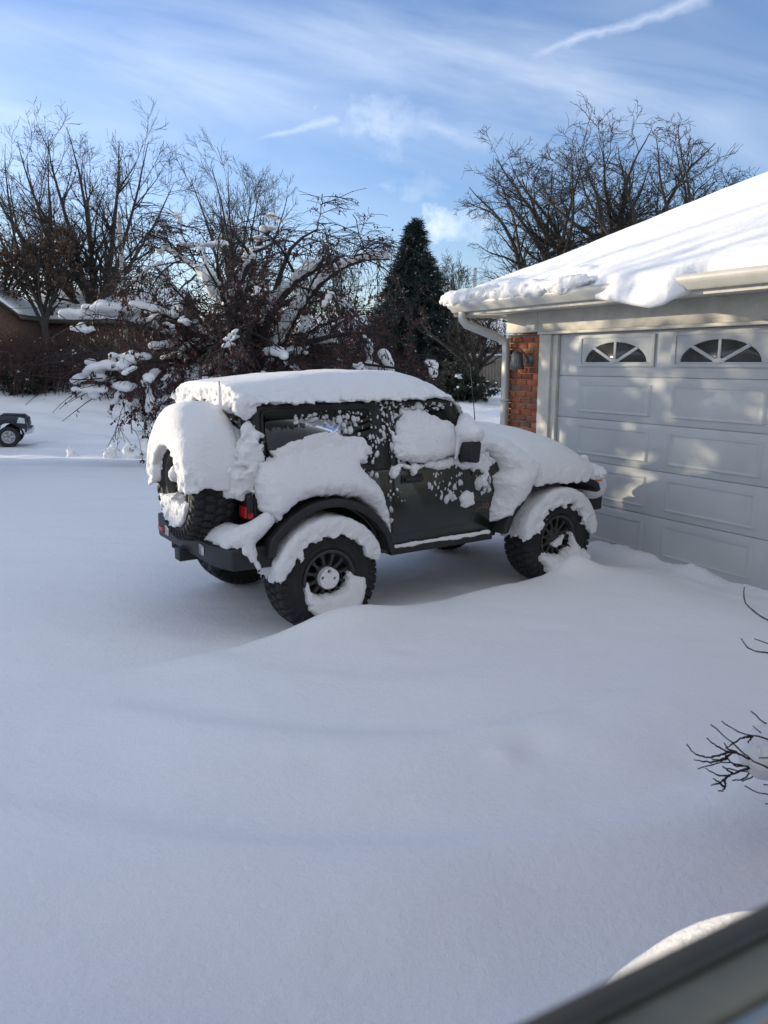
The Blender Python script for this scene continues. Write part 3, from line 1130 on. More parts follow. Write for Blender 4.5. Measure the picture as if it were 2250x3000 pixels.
def make_rim_mesh():
    """twelve spoke dark rim, outer face towards -y"""
    m = MB()
    m.lathe([(0.226, 0.11), (0.205, 0.10), (0.200, -0.06), (0.213, -0.10), (0.231, -0.122), (0.233, -0.140), (0.222, -0.146), (0.207, -0.138), (0.196, -0.105), (0.188, -0.06)], 64, 'y')
    m.lathe([(0.0, -0.092), (0.055, -0.094), (0.088, -0.090), (0.10, -0.080), (0.10, -0.03), (0.0, -0.03)], 40, 'y')
    m.lathe([(0.2, 0.02), (0.12, 0.03), (0.0, 0.03)], 32, 'y')
    for k in range(12):
        a = (k + 0.5) / 12 * 2 * math.pi
        c, s = math.cos(a), math.sin(a)

        def P(r, t, y):
            return (r * c - t * s, y, r * s + t * c)
        V = [P(0.085, -0.018, -0.088), P(0.085, 0.018, -0.088), P(0.150, 0.010, -0.098), P(0.150, -0.010, -0.098), P(0.198, 0.024, -0.095), P(0.198, -0.024, -0.095),
             P(0.085, -0.018, -0.045), P(0.085, 0.018, -0.045), P(0.150, 0.010, -0.055), P(0.150, -0.010, -0.055), P(0.198, 0.024, -0.055), P(0.198, -0.024, -0.055)]
        m.add(V, [(0, 1, 2, 3), (3, 2, 4, 5), (0, 3, 9, 6), (3, 5, 11, 9), (1, 7, 8, 2), (2, 8, 10, 4)])
    return m


def make_cap_mesh():
    m = MB()
    m.lathe([(0.0, -0.103), (0.045, -0.103), (0.055, -0.098), (0.058, -0.085), (0.058, -0.06)], 28, 'y')
    for k in range(5):
        a = k / 5 * 2 * math.pi + 0.3
        m.lathe([(0.0, -0.112), (0.008, -0.112), (0.011, -0.104), (0.011, -0.07)], 8, 'y', (0.072 * math.cos(a), 0, 0.072 * math.sin(a)))
    return m


def build_vehicle():
    rng = np.random.default_rng(7)
    J = empty('off_road_vehicle', (JO[0], JO[1], 0), JYAW)
    tag(J, 'dark two door off-road vehicle buried in snow in front of the garage door', 'vehicle')
    ZH = 0.43
    # ---- tub
    tub = [(-0.53, 0.66), (-0.46, 0.62)] + arc_pts(0.02, ZH, 0.535, 165, 18, 16) + [(0.56, 0.52), (1.76, 0.52), (1.80, 0.62), (1.80, 1.17), (1.55, 1.2), (-0.53, 1.2), (-0.54, 1.1)]
    b = MB().prism(tub, -0.78, 0.78)
    body = b.build('body', M_PAINT, J, bevel=0.018)
    # front clip
    b = MB().prism([(1.803, 0.60), (2.90, 0.62), (2.95, 0.70), (2.95, 1.06), (2.90, 1.10), (1.803, 1.17)], -0.56, 0.56)
    b.build('engine_bay', M_PAINT, J, bevel=0.02)
    b = MB()
    b.prism([(1.60, 1.203), (1.85, 1.21), (2.6, 1.175), (2.93, 1.115), (2.97, 1.07), (2.93, 1.06), (1.7, 1.19)], -0.60, 0.60)
    b.build('hood', M_PAINT, J, bevel=0.02)
    # doors, slightly proud with a visible seam all round
    for s in (-1, 1):
        d = MB()
        P = rpoly([(0.66, 0.655), (1.42, 0.655), (1.505, 0.78), (1.505, 1.185), (0.66, 1.185)], [0.03, 0.10, 0.12, 0.03, 0.03])
        d.prism(P, s * 0.776, s * 0.787)
        dr = d.build('door', M_PAINT, J, bevel=0.006)
        hd = MB()
        hd.box((0.75, min(s * 0.787, s * 0.835), 1.095), (0.93, max(s * 0.787, s * 0.835), 1.125))
        hd.box((0.735, min(s * 0.785, s * 0.80), 1.075), (0.945, max(s * 0.785, s * 0.80), 1.145))
        hd.build('handle', M_PLAST, dr, bevel=0.006)
        lk = MB()
        lk.lathe([(0.0, s * 0.796), (0.013, s * 0.795), (0.016, s * 0.785)], 16, 'y', (0.70, 0, 1.03))
        lk.build('lock', M_CHROME, dr)
        for z in (0.80, 1.08):
            hg = MB()
            hg.box((1.47, min(s * 0.783, s * 0.80), z), (1.60, max(s * 0.783, s * 0.80), z + 0.045))
            hg.build('hinge', M_PAINT, dr, bevel=0.006)
        # upper door frame and glass
        yf = lambda P_, s=s: s * (yside(P_[:, 1]) + 0.003)
        yb = lambda P_, s=s: s * (yside(P_[:, 1]) - 0.03)
        out = rpoly([(0.645, 1.203), (1.545, 1.203), (1.29, 1.735), (0.645, 1.735)], [0.01, 0.03, 0.06, 0.01])
        inn = rpoly([(0.715, 1.225), (1.44, 1.225), (1.225, 1.675), (0.715, 1.675)], [0.03, 0.05, 0.07, 0.03])
        MB().ring(out, inn, yf, yb).build('door_window_frame', M_TOP, J)
        P = inn
        gl = MB().prism(P, s * (yside(P[:, 1]) - 0.012), s * (yside(P[:, 1]) - 0.017))
        gl.build('door_glass', M_GLASS, J)
        out = rpoly([(-0.535, 1.203), (0.635, 1.203), (0.635, 1.735), (-0.515, 1.735)], [0.02, 0.01, 0.02, 0.06])
        inn = rpoly([(-0.43, 1.225), (0.505, 1.225), (0.505, 1.680), (-0.415, 1.680)], [0.05, 0.05, 0.05, 0.05])
        MB().ring(out, inn, yf, yb).build('hard_top_side', M_TOP, J)
        gl = MB().prism(inn, s * (yside(inn[:, 1]) - 0.010), s * (yside(inn[:, 1]) - 0.015))
        gl.build('quarter_glass', M_GLASS, J)
        rb = MB().ring(rpoly([(-0.45, 1.205), (0.525, 1.205), (0.525, 1.70), (-0.435, 1.70)], 0.06), inn, lambda P_, s=s: s * (yside(P_[:, 1]) + 0.008), yf)
        rb.build('window_seal', M_RUB, J)
        # flares
        o = [(-0.50, 0.66), (-0.47, 0.80)] + arc_pts(0.02, 0.44, 0.60, 142, 38, 12) + [(0.55, 0.72), (0.60, 0.56)]
        i = [(-0.44, 0.66), (-0.42, 0.78)] + arc_pts(0.02, 0.43, 0.545, 140, 36, 12) + [(0.50, 0.70), (0.545, 0.56)]
        fl = MB().prism(o + i[::-1], s * 0.782, s * 0.925)
        fl.build('rear_fender_flare', M_PLAST, J, bevel=0.012)
        o = [(1.72, 0.56), (1.80, 0.72), (2.02, 0.96), (2.12, 1.005), (2.80, 0.985), (2.93, 0.91), (2.96, 0.84)]
        i = [(1.79, 0.56), (1.86, 0.70), (2.06, 0.91), (2.14, 0.95), (2.78, 0.93), (2.88, 0.87), (2.90, 0.82)]
        fl = MB().prism(o + i[::-1], s * 0.563, s * 0.925)
        fl.build('front_fender_flare', M_PLAST, J, bevel=0.012)
        am = MB()
        am.box((2.88, min(s * 0.80, s * 0.935), 0.925), (2.955, max(s * 0.80, s * 0.935), 0.958))
        am.build('marker_light', M_AMB, J, bevel=0.006)
        # mirrors
        mr = MB()
        mr.prism(rpoly([(1.27, 1.23), (1.36, 1.22), (1.38, 1.40), (1.27, 1.41)], 0.03), s * 0.86, s * 1.02)
        mr.box((1.32, min(s * 0.77, s * 0.87), 1.225), (1.36, max(s * 0.77, s * 0.87), 1.26))
        mr.build('side_mirror', M_PLAST, J, bevel=0.015)
        # sill guard
        sl = MB()
        sl.box((0.62, min(s * 0.70, s * 0.815), 0.50), (1.70, max(s * 0.70, s * 0.815), 0.565))
        sl.build('rock_rail', M_PLAST, J, bevel=0.008)
        # tail lights
        tl = MB()
        tl.box((-0.59, min(s * 0.66, s * 0.785), 0.93), (-0.543, max(s * 0.66, s * 0.785), 1.11))
        tlo = tl.build('tail_light', M_PLAST, J, bevel=0.006)
        rl = MB()
        rl.box((-0.605, min(s * 0.668, s * 0.777), 0.938), (-0.5905, max(s * 0.668, s * 0.777), 1.02))
        rl.box((-0.587, min(s * 0.7855, s * 0.79), 0.935), (-0.547, max(s * 0.7855, s * 0.79), 0.972))
        rl.build('lens', M_RED, tlo, bevel=0.004)
    # inner arches so the wheel wells read black
    b = MB()
    b.box((-0.5, -0.55, 0.60), (1.7, 0.55, 0.86))
    b.build('floor_pan', M_PLAST, J)
    # roof shell, windscreen frame, rear glass, tailgate
    r = MB()
    r.prism([(-0.545, 1.738), (1.29, 1.738), (1.25, 1.765), (0.9, 1.785), (-0.45, 1.78), (-0.535, 1.765)], -0.685, 0.685)
    r.build('hard_top_roof', M_TOP, J, bevel=0.02)
    ws = MB()
    for s in (-1, 1):
        ws.prism([(1.555, 1.205), (1.64, 1.205), (1.355, 1.737), (1.295, 1.737)], [s * 0.745, s * 0.745, s * 0.665, s * 0.665], [s * 0.69, s * 0.69, s * 0.61, s * 0.61])
    ws.prism([(1.30, 1.685), (1.38, 1.685), (1.355, 1.737), (1.295, 1.737)], -0.609, 0.609)
    ws.build('windscreen_frame', M_PAINT, J, bevel=0.008)
    MB().prism([(1.595, 1.21), (1.603, 1.21), (1.345, 1.684), (1.337, 1.684)], -0.685, 0.685).build('windscreen', M_GLASS, J)
    rg = MB()
    f_o = np.array([(-0.75, 1.203), (0.75, 1.203), (0.688, 1.735), (-0.688, 1.735)])
    f_i = np.array([(-0.62, 1.24), (0.62, 1.24), (0.58, 1.68), (-0.58, 1.68)])
    rg.ring(f_o, f_i, -0.510, -0.538, 'x')
    rg.build('rear_window_frame', M_TOP, J, bevel=0.006)
    MB().prism([tuple(q) for q in f_i], -0.523, -0.528, 'x').build('rear_glass', M_GLASS, J)
    tg = MB()
    tg.box((-0.562, -0.62, 0.70), (-0.541, 0.62, 1.19))
    tgo = tg.build('tailgate', M_PAINT, J, bevel=0.01)
    tg = MB()
    tg.box((-0.65, -0.58, 0.90), (-0.565, -0.10, 0.96))
    tg.box((-0.65, -0.58, 1.08), (-0.565, -0.10, 1.14))
    tg.box((-0.70, -0.42, 0.84), (-0.60, -0.08, 1.24))
    tg.build('tyre_carrier', M_STEEL, J, bevel=0.01)
    # hinge tag with the maker's lettering
    hp = MB()
    hp.box((-0.613, -0.565, 0.80), (-0.565, -0.515, 1.12))
    hpo = hp.build('hinge_casting', M_STEEL, J, bevel=0.006)
    lettering('hinge_lettering', 'TERAFLEX', 0.055, 0.001, M_WHITE, hpo, Matrix(((0, 0, -1, -0.615), (0, 1, 0, -0.540), (1, 0, 0, 0.96), (0, 0, 0, 1))), True)
    lettering('badge', 'Jeep', 0.088, 0.002, M_BADGE, J, Matrix.Translation((1.530, -0.783, 0.785)) @ Matrix.Rotation(math.pi / 2, 4, 'X'), offset=0.0012)
    # grille, lamps, front bumper
    gr = MB()
    gr.prism(rpoly([(-0.56, 0.66), (0.56, 0.66), (0.60, 1.02), (0.52, 1.10), (-0.52, 1.10), (-0.60, 1.02)], 0.03), 2.952, 2.985, 'x')
    gro = gr.build('grille', M_PAINT, J, bevel=0.008)
    sl = MB()
    for k in range(7):
        sl.prism(rpoly([(-0.30 + k * 0.09, 0.76), (-0.24 + k * 0.09, 0.76), (-0.24 + k * 0.09, 1.05), (-0.30 + k * 0.09, 1.05)], 0.025), 2.986, 2.989, 'x')
    sl.build('grille_slots', M_RUB, gro)
    for s in (-1, 1):
        MB().lathe([(0.0, 3.02), (0.06, 3.012), (0.088, 2.99), (0.09, 2.97)], 28, 'x', (0, s * 0.43, 0.92)).build('headlight', M_LENS, J, smooth=True)
    fb = MB()
    fb.prism([(3.04, -0.74), (3.20, -0.74), (3.32, -0.45), (3.32, 0.45), (3.20, 0.74), (3.04, 0.74)], 0.60, 0.80, 'z')
    fb.box((2.9, -0.42, 0.60), (3.06, -0.32, 0.72))
    fb.box((2.9, 0.32, 0.60), (3.06, 0.42, 0.72))
    fb.build('front_bumper', M_STEEL, J, bevel=0.015)
    tw = MB()
    tw.tube([(3.33, -0.30, 0.80), (3.40, -0.30, 0.83), (3.46, -0.30, 0.80), (3.46, -0.30, 0.75)], 0.018, 8)
    tw.build('tow_hook', M_STEEL, J)
    # rear bumper, plates with cut corners
    rbp = [(-0.80, -0.62), (-0.74, -0.83), (-0.42, -0.86), (-0.42, -0.70), (-0.58, -0.66), (-0.60, 0.66), (-0.42, 0.70), (-0.42, 0.86), (-0.74, 0.83), (-0.80, 0.62)]
    rb = MB().prism(rbp, 0.575, 0.735, 'z')
    rbo = rb.build('rear_bumper', M_STEEL, J, bevel=0.014)
    hit = MB()
    hit.box((-0.86, -0.06, 0.50), (-0.60, 0.06, 0.60))
    hit.build('hitch_receiver', M_STEEL, rbo, bevel=0.008)
    for s in (-1, 1):
        lp = MB()
        lp.prism(rpoly([(s * 0.40 - 0.05, 0.62), (s * 0.40 + 0.05, 0.62), (s * 0.40 + 0.05, 0.70), (s * 0.40 - 0.05, 0.70)], 0.02), -0.803, -0.806, 'x')
        lp.build('fog_light', M_LENS, rbo)
    rf = MB()
    rf.box((-0.808, 0.47, 0.63), (-0.802, 0.62, 0.67))
    rf.build('reflector', M_RED, rbo)
    # underside
    ch = MB()
    for s in (-1, 1):
        ch.box((-0.75, s * 0.42 - 0.04, 0.50), (3.0, s * 0.42 + 0.04, 0.60))
    ch.tube([(0, -0.62, ZH), (0, 0.62, ZH)], 0.045, 12)
    ch.tube([(2.424, -0.62, ZH), (2.424, 0.62, ZH)], 0.045, 12)
    for x, y in ((0, 0.0), (2.424, 0.2)):
        ch.lathe([(0.0, -0.13), (0.09, -0.11), (0.14, 0), (0.09, 0.11), (0, 0.13)], 16, 'x', (x, y, ZH))
    ch.tube([(-0.45, 0.2, 0.56), (-0.45, -0.35, 0.56)], 0.10, 14)
    ch.box((0.7, -0.3, 0.42), (1.6, 0.3, 0.54))
    for s in (-1, 1):
        for x in (0.12, 2.3):
            ch.tube([(x, s * 0.5, 0.42), (x + 0.05, s * 0.46, 0.80)], 0.035, 8)
    ch.build('chassis', M_RUB, J)
    # inside
    for (x, y) in ((0.62, -0.36), (0.62, 0.36)):
        st = MB()
        st.prism([(x, 0.9), (x + 0.14, 0.9), (x - 0.02, 1.42), (x - 0.12, 1.42)], y - 0.22, y + 0.22)
        st.prism([(x - 0.13, 1.44), (x - 0.03, 1.44), (x - 0.06, 1.61), (x - 0.14, 1.61)], y - 0.13, y + 0.13)
        st.build('seat', M_SEAT, J, bevel=0.03)
    rc = MB()
    for s in (-1, 1):
        rc.tube([(-0.42, s * 0.60, 1.2), (-0.10, s * 0.585, 1.66), (0.55, s * 0.585, 1.685), (1.22, s * 0.58, 1.685), (1.50, s * 0.62, 1.2)], 0.035, 10)
        rc.tube([(0.45, s * 0.62, 1.2), (0.45, s * 0.585, 1.68)], 0.035, 10)
    rc.tube([(0.45, -0.585, 1.68), (0.45, 0.585, 1.68)], 0.035, 10)
    rc.tube([(-0.10, -0.585, 1.66), (-0.10, 0.585, 1.66)], 0.035, 10)
    rc.build('roll_bar', M_SEAT, J, smooth=True)
    sw = MB()
    th = np.linspace(0, 2 * math.pi, 25)
    sw.tube([(1.15 - 0.06 * math.sin(t), 0.36 + 0.18 * math.cos(t), 1.24 + 0.17 * math.sin(t)) for t in th], 0.014, 8, cap=False)
    sw.build('steering_wheel', M_PLAST, J)
    # aerials
    an = MB()
    an.tube([(1.60, -0.70, 1.19), (1.56, -0.70, 1.60), (1.50, -0.70, 2.02)], [0.006, 0.004, 0.0025], 6)
    an.build('radio_antenna', M_PLAST, J)
    an = MB()
    an.tube([(-0.66, -0.52, 1.30), (-0.66, -0.52, 1.90)], [0.008, 0.004], 6)
    an.build('whip_antenna', M_PLAST, J)
    # ---- wheels
    tyre, rim, capm = make_tyre_mesh(), make_rim_mesh(), make_cap_mesh()
    first = None

    def wheel(name, loc, rz=0.0, roll=0.0):
        nonlocal first
        w = empty(name, loc, 0, J)
        w.rotation_euler = (0, roll, rz)
        if first is None:
            first = [tyre.build('tyre', M_RUB, w), rim.build('rim', M_RIM, w, bevel=0.002), capm.build('hub_cap', M_RIM, w)]
        else:
            for o in first:
                c = o.copy()
                COL.objects.link(c)
                c.parent = w
        return w
    for x in (0.0, 2.424):
        for s in (-1, 1):
            w = wheel('wheel', (x, s * 0.775, ZH), 0 if s < 0 else math.pi, 0.37 * x + s)
            w.scale = (0.965, 0.965, 0.965)
    SPC = (-0.785, -0.26, 1.16)
    wheel('spare_wheel', SPC, -math.pi / 2, 0.4)

    # ---- snow lying on the vehicle
    def roof(X, Y, Z):
        zt = np.interp(X, [-0.7, -0.58, -0.45, 0, 0.6, 0.95, 1.12, 1.22, 1.34, 1.48, 1.62, 1.72], [1.86, 1.885, 1.90, 1.945, 1.972, 1.965, 1.925, 1.87, 1.765, 1.63, 1.50, 1.46])
        zb = np.interp(X, [-0.7, 1.24, 1.30, 1.38, 1.64, 1.75], [1.742, 1.742, 1.73, 1.66, 1.18, 1.15])
        hw = np.interp(X, [-0.7, 1.1, 1.3, 1.62], [0.755, 0.745, 0.735, 0.765]) - 0.012 * np.sin(X * 5)
        hw = np.where(X > 1.25, hw, hw + 0.02 * np.clip((1.80 - Z) / 0.05, -1, 1))
        hh = zt - zb
        e = np.abs(Y) / hw
        top = zb + hh * (1 - np.clip(e, 0, 1.05) ** np.where(X < 1.2, 4.5, 6.0))
        g = np.maximum(Z - top, zb - Z)
        g = np.maximum(g, np.abs(Y) - hw)
        rear = -0.585 - 0.02 * np.sin(Z * 14) - 0.02 * fbm(X * 0, Y, Z, 5, 2, 3)
        rr = np.clip((Z - 1.84) / 0.1, 0, 1) * 0.05
        g = np.maximum(g, rear + rr - X)
        g = smin(g, ell(X, Y, Z, (-0.55, -0.70, 1.72), (0.08, 0.07, 0.09)), 0.04)
        g = smin(g, ell(X, Y, Z, (-0.55, 0.50, 1.70), (0.06, 0.2, 0.07)), 0.04)
        g = smin(g, ell(X, Y, Z, (-0.56, -0.35, 1.715), (0.05, 0.25, 0.05)), 0.04)
        side = np.clip((1.86 - Z) / 0.1, 0, 1) + np.clip((-0.55 - X) / 0.08, 0, 1)
        return g + 0.006 * fbm(X, Y, Z, 6, 2, 1) + 0.034 * np.clip(side, 0, 1) * fbm(X, Y, Z, 22, 3, 2, 0.65)
    snow_solid('roof_snow', (-0.76, -0.84, 1.14), (1.76, 0.84, 2.02), 0.014, roof, J)

    def hood(X, Y, Z):
        zt = np.interp(X, [1.5, 1.65, 1.9, 2.2, 2.45, 2.68, 2.86, 2.99, 3.08], [1.46, 1.49, 1.485, 1.465, 1.42, 1.35, 1.25, 1.14, 1.0])
        hw = np.interp(X, [1.5, 1.8, 2.1, 2.75, 2.92, 3.08], [0.72, 0.80, 0.965, 0.955, 0.90, 0.72])
        zb = np.interp(X, [1.5, 2.1, 2.75, 2.90, 3.02, 3.16], [1.10, 0.965, 0.955, 0.965, 0.97, 0.93]) + 0.018 * fbm(X, Y, X * 0, 9, 3, 4)
        e = np.clip(np.abs(Y) / hw, 0, 1.2)
        top = 0.98 + (zt - 0.98) * np.sign(1 - e) * np.abs(1 - e ** 2.6) ** (1 / 1.9)
        g = np.maximum(Z - top, zb - Z)
        g = np.maximum(g, X - 3.06 - 0.015 * fbm(Y, Z, X * 0, 8, 2, 6))
        g = smin(g, cap(X, Y, Z, (3.0, -0.66, 1.10), (3.03, -0.72, 0.92), 0.05, 0.025), 0.05)
        g = smin(g, ell(X, Y, Z, (2.93, -0.80, 1.0), (0.10, 0.16, 0.075)), 0.05)
        low = np.clip((1.16 - Z) / 0.1, 0, 1)
        return g + 0.007 * fbm(X, Y, Z, 5, 2, 11) + 0.042 * low * fbm(X, Y, Z, 20, 3, 12, 0.65)
    snow_solid('hood_snow', (1.5, -1.0, 0.86), (3.24, 1.0, 1.5), 0.014, hood, J)

    main = [(-0.51, 1.36), (-0.44, 1.345), (-0.31, 1.375), (-0.12, 1.405), (0.09, 1.44), (0.28, 1.42), (0.41, 1.385), (0.42, 1.3), (0.34, 1.26), (0.36, 1.21), (0.44, 1.15), (0.5, 1.07), (0.53, 0.98), (0.57, 0.9), (0.59, 0.74),
            (0.605, 0.60), (0.56, 0.66), (0.48, 0.78), (0.42, 0.88), (0.36, 0.96), (0.32, 0.98), (0.19, 1.03), (0.08, 1.04), (-0.04, 1.05), (-0.14, 1.04), (-0.23, 1.03), (-0.28, 1.0), (-0.34, 0.94), (-0.39, 0.89), (-0.45, 0.94), (-0.5, 1.0), (-0.53, 1.09), (-0.53, 1.2)]
    yy0 = lambda x, z: -yside(z) - 0 * x
    tm = lambda x, z: np.interp(z, [0.6, 0.75, 0.95, 1.05, 1.15, 1.25, 1.33, 1.45], [0.165, 0.185, 0.205, 0.205, 0.185, 0.14, 0.09, 0.05]) * np.interp(x, [-0.55, -0.42, -0.25, 0.3, 0.62], [0.55, 0.85, 1.0, 1.0, 1.0])
    sheet('side_snow', main, yy0, tm, 0.13, J, 0.012, seed=3)
    up = [(-0.39, 1.40), (-0.3, 1.42), (-0.24, 1.45), (-0.17, 1.47), (-0.04, 1.5), (0.1, 1.515), (0.21, 1.505), (0.205, 1.485), (0.33, 1.47), (0.42, 1.45), (0.45, 1.4), (0.5, 1.33), (0.31, 1.3), (-0.11, 1.29), (-0.36, 1.3), (-0.36, 1.37)]
    sheet('side_snow', up, yy0, lambda x, z: 0.022 + 0 * x, 0.03, J, 0.010, seed=9, crumb=0.006, edge=0.012)
    dw = [(0.655, 1.52), (0.7, 1.48), (0.74, 1.52), (0.77, 1.60), (0.80, 1.66), (0.94, 1.67), (1.05, 1.64), (1.1, 1.6), (1.18, 1.56), (1.26, 1.545), (1.39, 1.46), (1.38, 1.36), (1.34, 1.27), (1.26, 1.265), (1.13, 1.24), (0.94, 1.235), (0.79, 1.24), (0.69, 1.27), (0.675, 1.37)]
    sheet('window_snow', dw, yy0, lambda x, z: np.interp(z, [1.2, 1.3, 1.45, 1.55, 1.7], [0.08, 0.10, 0.085, 0.05, 0.012]) * np.interp(x, [0.65, 0.85, 1.1, 1.4], [0.4, 1, 1, 0.8]), 0.10, J, 0.011, seed=13, edge=0.030)
    bl = [(0.72, 1.24), (0.86, 1.23), (1.0, 1.25), (1.18, 1.25), (1.31, 1.26), (1.34, 1.19), (1.18, 1.165), (1.0, 1.17), (0.88, 1.165), (0.84, 1.12), (0.80, 1.18), (0.72, 1.20), (0.70, 1.13), (0.64, 1.13), (0.63, 1.2), (0.67, 1.215)]
    sheet('window_snow', bl, yy0, lambda x, z: 0.045 + 0 * x, 0.03, J, 0.010, seed=17, crumb=0.012, edge=0.03)
    fe = [(1.40, 1.30), (1.46, 1.42), (1.56, 1.46), (1.74, 1.43), (1.92, 1.38), (2.05, 1.30), (2.2, 1.2), (2.22, 1.02), (2.1, 0.92), (2.04, 0.8), (1.95, 0.72), (1.86, 0.62), (1.66, 0.64), (1.69, 0.79), (1.72, 0.92), (1.70, 1.06), (1.74, 1.09), (1.78, 1.11), (1.73, 1.2), (1.64, 1.27), (1.59, 1.25), (1.48, 1.23), (1.42, 1.22)]
    sheet('fender_snow', fe, lambda x, z: -0.66 + 0 * x, lambda x, z: np.interp(z, [0.6, 0.8, 0.95, 1.05, 1.2, 1.3, 1.4, 1.48], [0.27, 0.31, 0.335, 0.34, 0.29, 0.22, 0.15, 0.08]) * np.interp(x, [1.4, 1.55, 1.7], [0.75, 0.85, 1]), 0.18, J, 0.012, 0.12, seed=23, crumb=0.012)
    # thin packed snow on the cowl side, the lump on the door
    co = [(1.42, 1.26), (1.50, 1.24), (1.62, 1.27), (1.70, 1.2), (1.66, 1.12), (1.60, 1.0), (1.55, 1.02), (1.57, 1.10), (1.50, 1.12), (1.45, 1.17)]
    sheet('fender_snow', co, yy0, lambda x, z: 0.035 + 0 * x, 0.02, J, 0.009, seed=29, crumb=0.016, edge=0.05)
    lu = [(1.34, 0.9), (1.375, 0.945), (1.41, 0.955), (1.48, 0.94), (1.50, 0.84), (1.47, 0.82), (1.4, 0.805), (1.35, 0.83)]
    sheet('door_snow', lu, lambda x, z: -0.786 + 0 * x, lambda x, z: 0.03 + 0 * x, 0.03, J, 0.008, seed=31, crumb=0.006, edge=0.012)
    wd = [(1.30, 1.22), (1.40, 1.20), (1.47, 1.25), (1.46, 1.16), (1.38, 1.14), (1.30, 1.175)]
    sheet('door_snow', wd, lambda x, z: -0.786 + 0 * x, lambda x, z: 0.06 + 0 * x, 0.05, J, 0.009, seed=33, crumb=0.008, edge=0.015)

    def mirsnow(X, Y, Z):
        g = ell(X, Y, Z, (1.33, -0.93, 1.46), (0.10, 0.13, 0.085))
        g = smin(g, cap(X, Y, Z, (1.27, -0.86, 1.40), (1.25, -0.84, 1.25), 0.03, 0.012), 0.04)
        g = smin(g, cap(X, Y, Z, (1.35, -0.86, 1.50), (1.42, -0.74, 1.55), 0.09, 0.06), 0.05)
        return np.maximum(g, 1.20 - Z) + 0.008 * fbm(X, Y, Z, 20, 3, 5)
    snow_solid('mirror_snow', (1.16, -1.08, 1.2), (1.52, -0.66, 1.65), 0.010, mirsnow, J)

    def tail2(X, Y, Z):
        X = X - 0.045
        g = ell(X, Y, Z, (-0.66, -0.60, 1.22), (0.15, 0.22, 0.19))
        g = smin(g, ell(X, Y, Z, (-0.62, -0.45, 1.40), (0.10, 0.22, 0.18)), 0.08)
        g = smin(g, ell(X, Y, Z, (-0.58, -0.755, 1.33), (0.085, 0.055, 0.19)), 0.05)
        g = smin(g, ell(X, Y, Z, (-0.585, -0.72, 1.54), (0.06, 0.05, 0.08)), 0.04)
        g = smin(g, ell(X, Y, Z, (-0.64, -0.15, 1.30), (0.14, 0.40, 0.22)), 0.10)
        g = smin(g, ell(X, Y, Z, (-0.62, 0.35, 1.24), (0.10, 0.35, 0.12)), 0.06)
        g = np.maximum(g, 1.08 + 0.02 * fbm(X, Y, X * 0, 9, 2, 8) - Z)
        return g + 0.036 * fbm(X, Y, Z, 17, 3, 21, 0.65) * np.clip((1.45 - Z) / 0.3 + (-0.62 - Y) / 0.1, 0.25, 1) + 0.012 * fbm(X, Y, Z, 4, 2, 22)
    snow_solid('tailgate_snow', (-0.82, -0.88, 1.0), (-0.40, 0.75, 1.68), 0.012, tail2, J)

    def spare(X, Y, Z):
        xr, yr, zr_ = X - SPC[0], Y - SPC[1], Z - SPC[2]
        r = np.hypot(yr, zr_)
        an = np.arctan2(zr_, -yr)            # 0 = right side, 90 deg = up
        up = np.clip(np.sin(an + 0.10), 0, 1)
        rout = 0.44 + 0.13 * up ** 1.6 + 0.055 * np.clip(np.cos(an - 0.35), 0, 1)
        bulge = np.sqrt(np.clip(1 - (np.clip(np.abs(xr + 0.0) / 0.235, 0, 1)) ** 3, 0, 1))
        g = r - (0.40 + (rout - 0.40) * bulge)
        g = np.maximum(g, np.abs(xr - 0.06) - 0.285)
        # cut away: only the upper part is covered, further down on the near side
        cut = -0.02 - 0.03 * np.clip(yr / 0.4, -1, 1) + 0.05 * fbm(X, Y, Z, 7, 3, 41)
        g = np.maximum(g, (cut - zr_) * 0.8)
        hole = np.hypot(yr, zr_ + 0.03)
        g = np.maximum(g, np.where(xr < -0.06, 0.30 + 0.02 * fbm(X, Y, Z, 9, 2, 43) - hole, -1))
        # snow caught in the lower half of the rim
        lowr = np.maximum(np.abs(xr + 0.10) - 0.085, r - 0.33 + 0.05 * fbm(X, Y, Z, 9, 3, 46))
        lowr = np.maximum(lowr, zr_ + 0.11 + 0.25 * xr * 0 + 0.03 * fbm(X, Y, Z, 8, 2, 45))
        lowr = np.maximum(lowr, 0.10 - r)
        g = np.minimum(g, lowr)
        g = np.minimum(g, ell(xr, yr, zr_, (-0.12, 0.0, 0.075), (0.06, 0.055, 0.06)))
        return g + 0.026 * fbm(X, Y, Z, 20, 3, 47, 0.65) * np.clip((0.22 - zr_) / 0.2 + (-0.12 - xr) / 0.1 * 0.6, 0.12, 1) + 0.012 * fbm(X, Y, Z, 5, 2, 48)
    snow_solid('spare_wheel_snow', (-1.10, -0.92, 0.70), (-0.42, 0.36, 1.80), 0.013, spare, J)

    def whip(X, Y, Z):
        g = cap(X, Y, Z, (-0.66, -0.52, 1.42), (-0.66, -0.52, 1.86), 0.028, 0.012)
        g = smin(g, ell(X, Y, Z, (-0.66, -0.52, 1.40), (0.045, 0.045, 0.10)), 0.03)
        return g + 0.008 * fbm(X, Y, Z, 16, 2, 3)
    snow_solid('antenna_snow', (-0.74, -0.60, 1.28), (-0.58, -0.44, 1.92), 0.009, whip, J)

